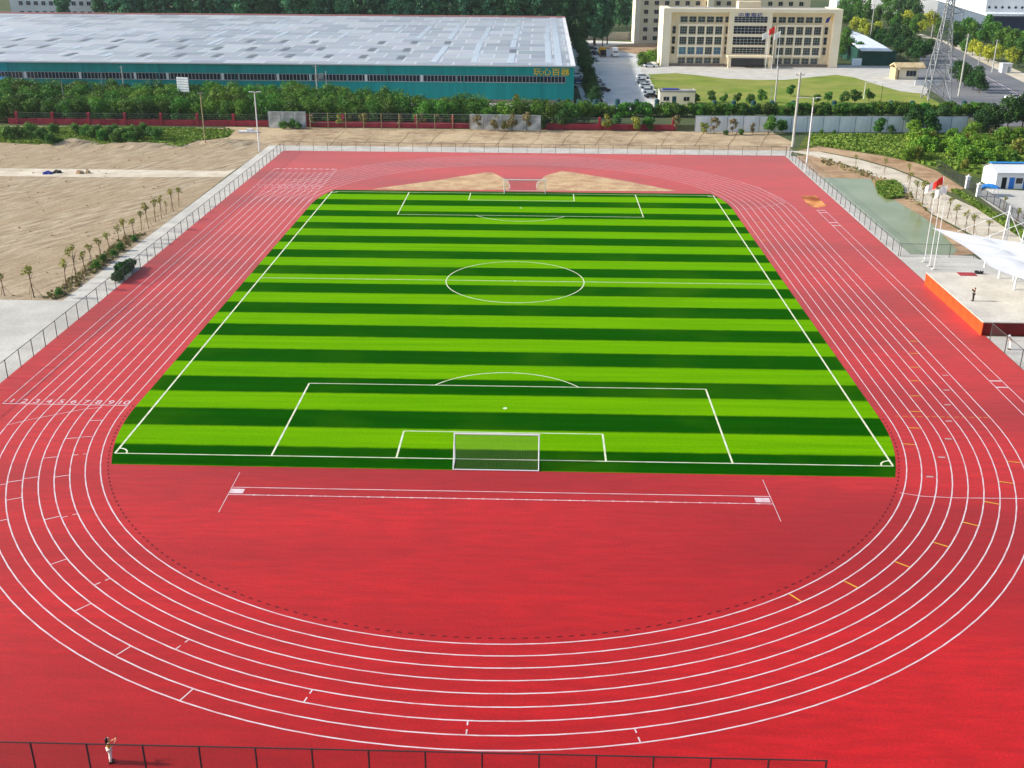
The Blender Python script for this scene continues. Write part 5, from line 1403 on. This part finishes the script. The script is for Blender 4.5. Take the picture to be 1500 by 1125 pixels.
# low soil mounds at the field's edge
mm_ = MB(); NX, NY = 60, 14
def mz(x, y): return max(0, 1.3 * math.exp(-((x + 99) / 4) ** 2) * math.exp(-((y - 96.5) / 3) ** 2) + .9 * math.exp(-((x + 84) / 9) ** 2) * math.exp(-((y - 95) / 2.2) ** 2) + .8 * math.exp(-((x + 66) / 6) ** 2) * math.exp(-((y - 99.5) / 3.5) ** 2) + .12 * math.sin(x * 1.7) * math.sin(y * 1.3) - .12) - .02
xs = np.linspace(-115, -56.5, NX); ys = np.linspace(88, 108, NY)
for i in range(NX - 1):
    for j in range(NY - 1):
        q = [(xs[i], ys[j]), (xs[i + 1], ys[j]), (xs[i + 1], ys[j + 1]), (xs[i], ys[j + 1])]
        mm_.face([(a, b_, mz(a, b_)) for a, b_ in q])
structure(mm_.build('soil_mounds', 'dirt'), 'low bare soil mounds at the edge of the field')
x, y = G(364, 194); b = MB(); b.box(-2.2, 2.2, -.8, .8, .02, .35); b.box(-.3, 1.0, -.4, .5, .36, .8); tag(b.build('slab_pile', 'white_wall', None, (x, y, 0)), 'pile of pale slabs lying before the red wall', 'slab pile')


# ------------------------------------------------------------------ air
def haze():
    m = bpy.data.materials.new('haze'); m.use_nodes = True; n = m.node_tree
    n.nodes.remove(n.nodes['Principled BSDF'])
    v = n.nodes.new('ShaderNodeVolumePrincipled'); v.inputs['Color'].default_value = (.82, .9, .95, 1); v.inputs['Density'].default_value = HAZE
    v.inputs['Anisotropy'].default_value = 0.3
    n.links.new(v.outputs[0], n.nodes['Material Output'].inputs['Volume'])
    MATS['haze'] = m
    b = MB(); b.box(-2200, 2200, -450, 3400, -2.5, 60)
    o = b.build('haze', 'haze'); o['kind'] = 'stuff'; tag(o, 'thin summer haze filling the air over the whole place', 'haze')


HAZE = 0.00007
haze()


# ------------------------------------------------------------------ people
def skin_mesh(name, V, E, m, root=0, sub=1):
    names = list(V); me = bpy.data.meshes.new(name)
    me.from_pydata([V[k][0] for k in names], [(names.index(a), names.index(b)) for a, b in E][:], [])
    o = bpy.data.objects.new(name, me); COL.objects.link(o)
    md = o.modifiers.new('skin', 'SKIN'); md.branch_smoothing = 0.6
    for i, k in enumerate(names):
        rr = V[k][1]; d = me.skin_vertices[0].data[i]; d.radius = rr if isinstance(rr, tuple) else (rr, rr); d.use_root = (i == root)
    s = o.modifiers.new('sub', 'SUBSURF'); s.levels = sub; s.render_levels = sub
    dg = bpy.context.evaluated_depsgraph_get(); dg.update()
    out = bpy.data.meshes.new_from_object(o.evaluated_get(dg)); bpy.data.objects.remove(o); bpy.data.meshes.remove(me)
    out.materials.clear(); out.materials.append(MATS[m])
    for p in out.polygons: p.use_smooth = True
    return out


def person(loc, rz, label, J, top, legs, hairlen, sleeve=.8, *,  hat=None, shoes='cloth_black', phone=False, sc=1.0):
    """faces -y; J overrides joints"""
    r = empty('person', loc, label, 'person', None, rz, sc)
    P = {'pelvis': (0, 0, .95), 'spine': (0, .01, 1.15), 'chest': (0, 0, 1.34), 'neck': (0, -.005, 1.48), 'head': (0, -.02, 1.62),
         'shL': (-.17, 0, 1.41), 'elL': (-.24, .02, 1.14), 'wrL': (-.25, -.08, .9), 'shR': (.17, 0, 1.41), 'elR': (.24, .02, 1.14), 'wrR': (.25, -.08, .9),
         'hipL': (-.09, 0, .9), 'knL': (-.1, -.02, .5), 'anL': (-.1, .02, .09), 'hipR': (.09, 0, .9), 'knR': (.1, -.02, .5), 'anR': (.1, .02, .09)}
    P.update(J)
    V = {'pelvis': (P['pelvis'], (.13, .1)), 'spine': (P['spine'], (.115, .09)), 'chest': (P['chest'], (.14, .1)), 'neck': (P['neck'], .05)}
    hd = Vector(P['head'])
    V['jaw'] = (tuple(hd + Vector((0, -.03, -.06))), .068); V['head'] = (tuple(hd), .088); V['cranium'] = (tuple(hd + Vector((0, .012, .065))), .082)
    E = [('pelvis', 'spine'), ('spine', 'chest'), ('chest', 'neck'), ('neck', 'jaw'), ('jaw', 'head'), ('head', 'cranium')]
    for s in 'LR':
        V['sh' + s] = (P['sh' + s], .055); V['el' + s] = (P['el' + s], .04); V['wr' + s] = (P['wr' + s], .026)
        E += [('chest', 'sh' + s), ('sh' + s, 'el' + s), ('el' + s, 'wr' + s)]
        d = (Vector(P['wr' + s]) - Vector(P['el' + s])).normalized(); pa = Vector(P['wr' + s]) + d * .07
        V['palm' + s] = (tuple(pa), (.035, .02)); E.append(('wr' + s, 'palm' + s))
        side = d.cross(Vector((0, 0, 1))); side = side.normalized() if side.length > .1 else Vector((1, 0, 0))
        for f, (of, ln) in enumerate(((-.03, .06), (-.01, .075), (.01, .07), (.028, .055))):
            V['f%d%s' % (f, s)] = (tuple(pa + side * of + d * (.03 + ln)), .009); E.append(('palm' + s, 'f%d%s' % (f, s)))
        V['th' + s] = (tuple(pa + side * -.055 + d * .02), .01); E.append(('wr' + s, 'th' + s))
        V['hip' + s] = (P['hip' + s], .085); V['kn' + s] = (P['kn' + s], .055); V['an' + s] = (P['an' + s], .038); V['toe' + s] = (tuple(Vector(P['an' + s]) + Vector((0, -.15, -.05))), .035)
        E += [('pelvis', 'hip' + s), ('hip' + s, 'kn' + s), ('kn' + s, 'an' + s), ('an' + s, 'toe' + s)]
    link('body', skin_mesh('body', V, E, 'skin'), r)
    g = lambda k, q: (P[k], q)
    T = {'spine': g('spine', (.135, .11)), 'pelvis': g('pelvis', (.14, .115)), 'chest': g('chest', (.16, .118)), 'nk': (tuple(Vector(P['chest']) + Vector((0, 0, .1))), .075)}
    TE = [('spine', 'pelvis'), ('spine', 'chest'), ('chest', 'nk')]
    for s in 'LR':
        T['sh' + s] = g('sh' + s, .07); T['el' + s] = (tuple(Vector(P['sh' + s]).lerp(Vector(P['el' + s]), min(1, sleeve))), .058); TE += [('chest', 'sh' + s), ('sh' + s, 'el' + s)]
        if sleeve > 1: T['wr' + s] = g('wr' + s, .04); TE.append(('el' + s, 'wr' + s))
    link('shirt', skin_mesh('shirt', T, TE, top), r)
    T = {'pelvis': g('pelvis', (.145, .12))}; TE = []
    for s in 'LR':
        T['hip' + s] = g('hip' + s, .1); T['kn' + s] = g('kn' + s, .08); T['an' + s] = g('an' + s, .075); TE += [('pelvis', 'hip' + s), ('hip' + s, 'kn' + s), ('kn' + s, 'an' + s)]
    link('trousers', skin_mesh('trousers', T, TE, legs), r)
    for s in 'LR':
        a = Vector(P['an' + s]); b = MB(); b.box(a.x - .05, a.x + .05, a.y - .2, a.y + .07, 0.005, .085); b.build('shoe', shoes, r)
    if hairlen is not None:
        T = {'c': (tuple(hd + Vector((0, .02, .075))), .112), 'b': (tuple(hd + Vector((0, .05, -.02))), .115), 'd': (tuple(hd + Vector((0, .1, -.08 - hairlen * .5))), .09), 'e': (tuple(hd + Vector((0, .12, -.1 - hairlen))), .05)}
        link('hair', skin_mesh('hair', T, [('c', 'b'), ('b', 'd'), ('d', 'e')], 'hair'), r)
    f = MB()
    for sx_ in (-.033, .033): f.bar(tuple(hd + Vector((sx_, -.083, .02))), tuple(hd + Vector((sx_, -.098, .02))), .012, .01, 6)
    f.build('eyes', 'hair', r); f = MB(); f.bar(tuple(hd + Vector((0, -.085, .01))), tuple(hd + Vector((0, -.118, -.025))), .01, .017, 6); f.build('nose', 'skin', r)
    f = MB(); f.box(hd.x - .025, hd.x + .025, hd.y - .105, hd.y - .09, hd.z - .062, hd.z - .05); f.build('mouth', 'rug_red', r)
    f = MB()
    for sx_ in (-.09, .09): f.bar(tuple(hd + Vector((sx_, 0, -.02))), tuple(hd + Vector((sx_ * 1.15, .01, .02))), .02, .022, 6)
    f.build('ears', 'skin', r)
    if hat:
        b = MB(); b.bar(tuple(hd + Vector((0, .01, .09))), tuple(hd + Vector((0, .01, .21))), .115, .085, 14); b.bar(tuple(hd + Vector((0, 0, .075))), tuple(hd + Vector((0, 0, .095))), .2, .17, 16); b.build('hat', hat, r)
    if phone:
        a = Vector(P['wrR']) + (Vector(P['wrR']) - Vector(P['elR'])).normalized() * .12
        ph = MB(); ph.box(-.04, .04, -.012, .012, -.02, .15); o = ph.build('phone', 'cloth_black'); tag(o, 'dark phone held up by the woman in white trousers', 'phone')
        o.matrix_world = Matrix.Translation(loc) @ Matrix.Rotation(rz, 4, 'Z') @ Matrix.Scale(sc, 4) @ Matrix.Translation(a)
    return r


x, y = G(163, 1116.5)
person((x, y, 0.012), R(125), 'woman with long black hair, yellow top and white trousers behind the near fence',
       {'elR': (.22, -.2, 1.19), 'wrR': (.12, -.4, 1.34), 'elL': (-.23, -.14, 1.16), 'wrL': (-.04, -.34, 1.26), 'anL': (-.09, .06, .09)}, 'shirt_yellow', 'cloth_white', .22, phone=True)
person((55.9, -11.0, 1.664), R(-90), 'person in black clothes standing on the stage with hands raised to the face',
       {'elL': (-.26, -.15, 1.2), 'wrL': (-.08, -.28, 1.5), 'elR': (.26, -.15, 1.2), 'wrR': (.08, -.28, 1.5), 'anL': (-.16, .05, .09), 'knL': (-.13, 0, .5)}, 'cloth_black', 'cloth_black', .06, 2)
person((55.75, -23.2, 0.004), R(-80), 'person in white hat and pale clothes reaching over the fence beyond the stage',
       {'spine': (0, -.06, 1.14), 'chest': (0, -.18, 1.3), 'neck': (0, -.26, 1.42), 'head': (0, -.33, 1.53), 'shL': (-.17, -.2, 1.36), 'shR': (.17, -.2, 1.36), 'elL': (-.24, -.46, 1.36), 'wrL': (-.2, -.7, 1.42), 'elR': (.24, -.44, 1.2), 'wrR': (.2, -.68, 1.2)}, 'cloth_grey', 'cloth_white', None, hat='cloth_white')
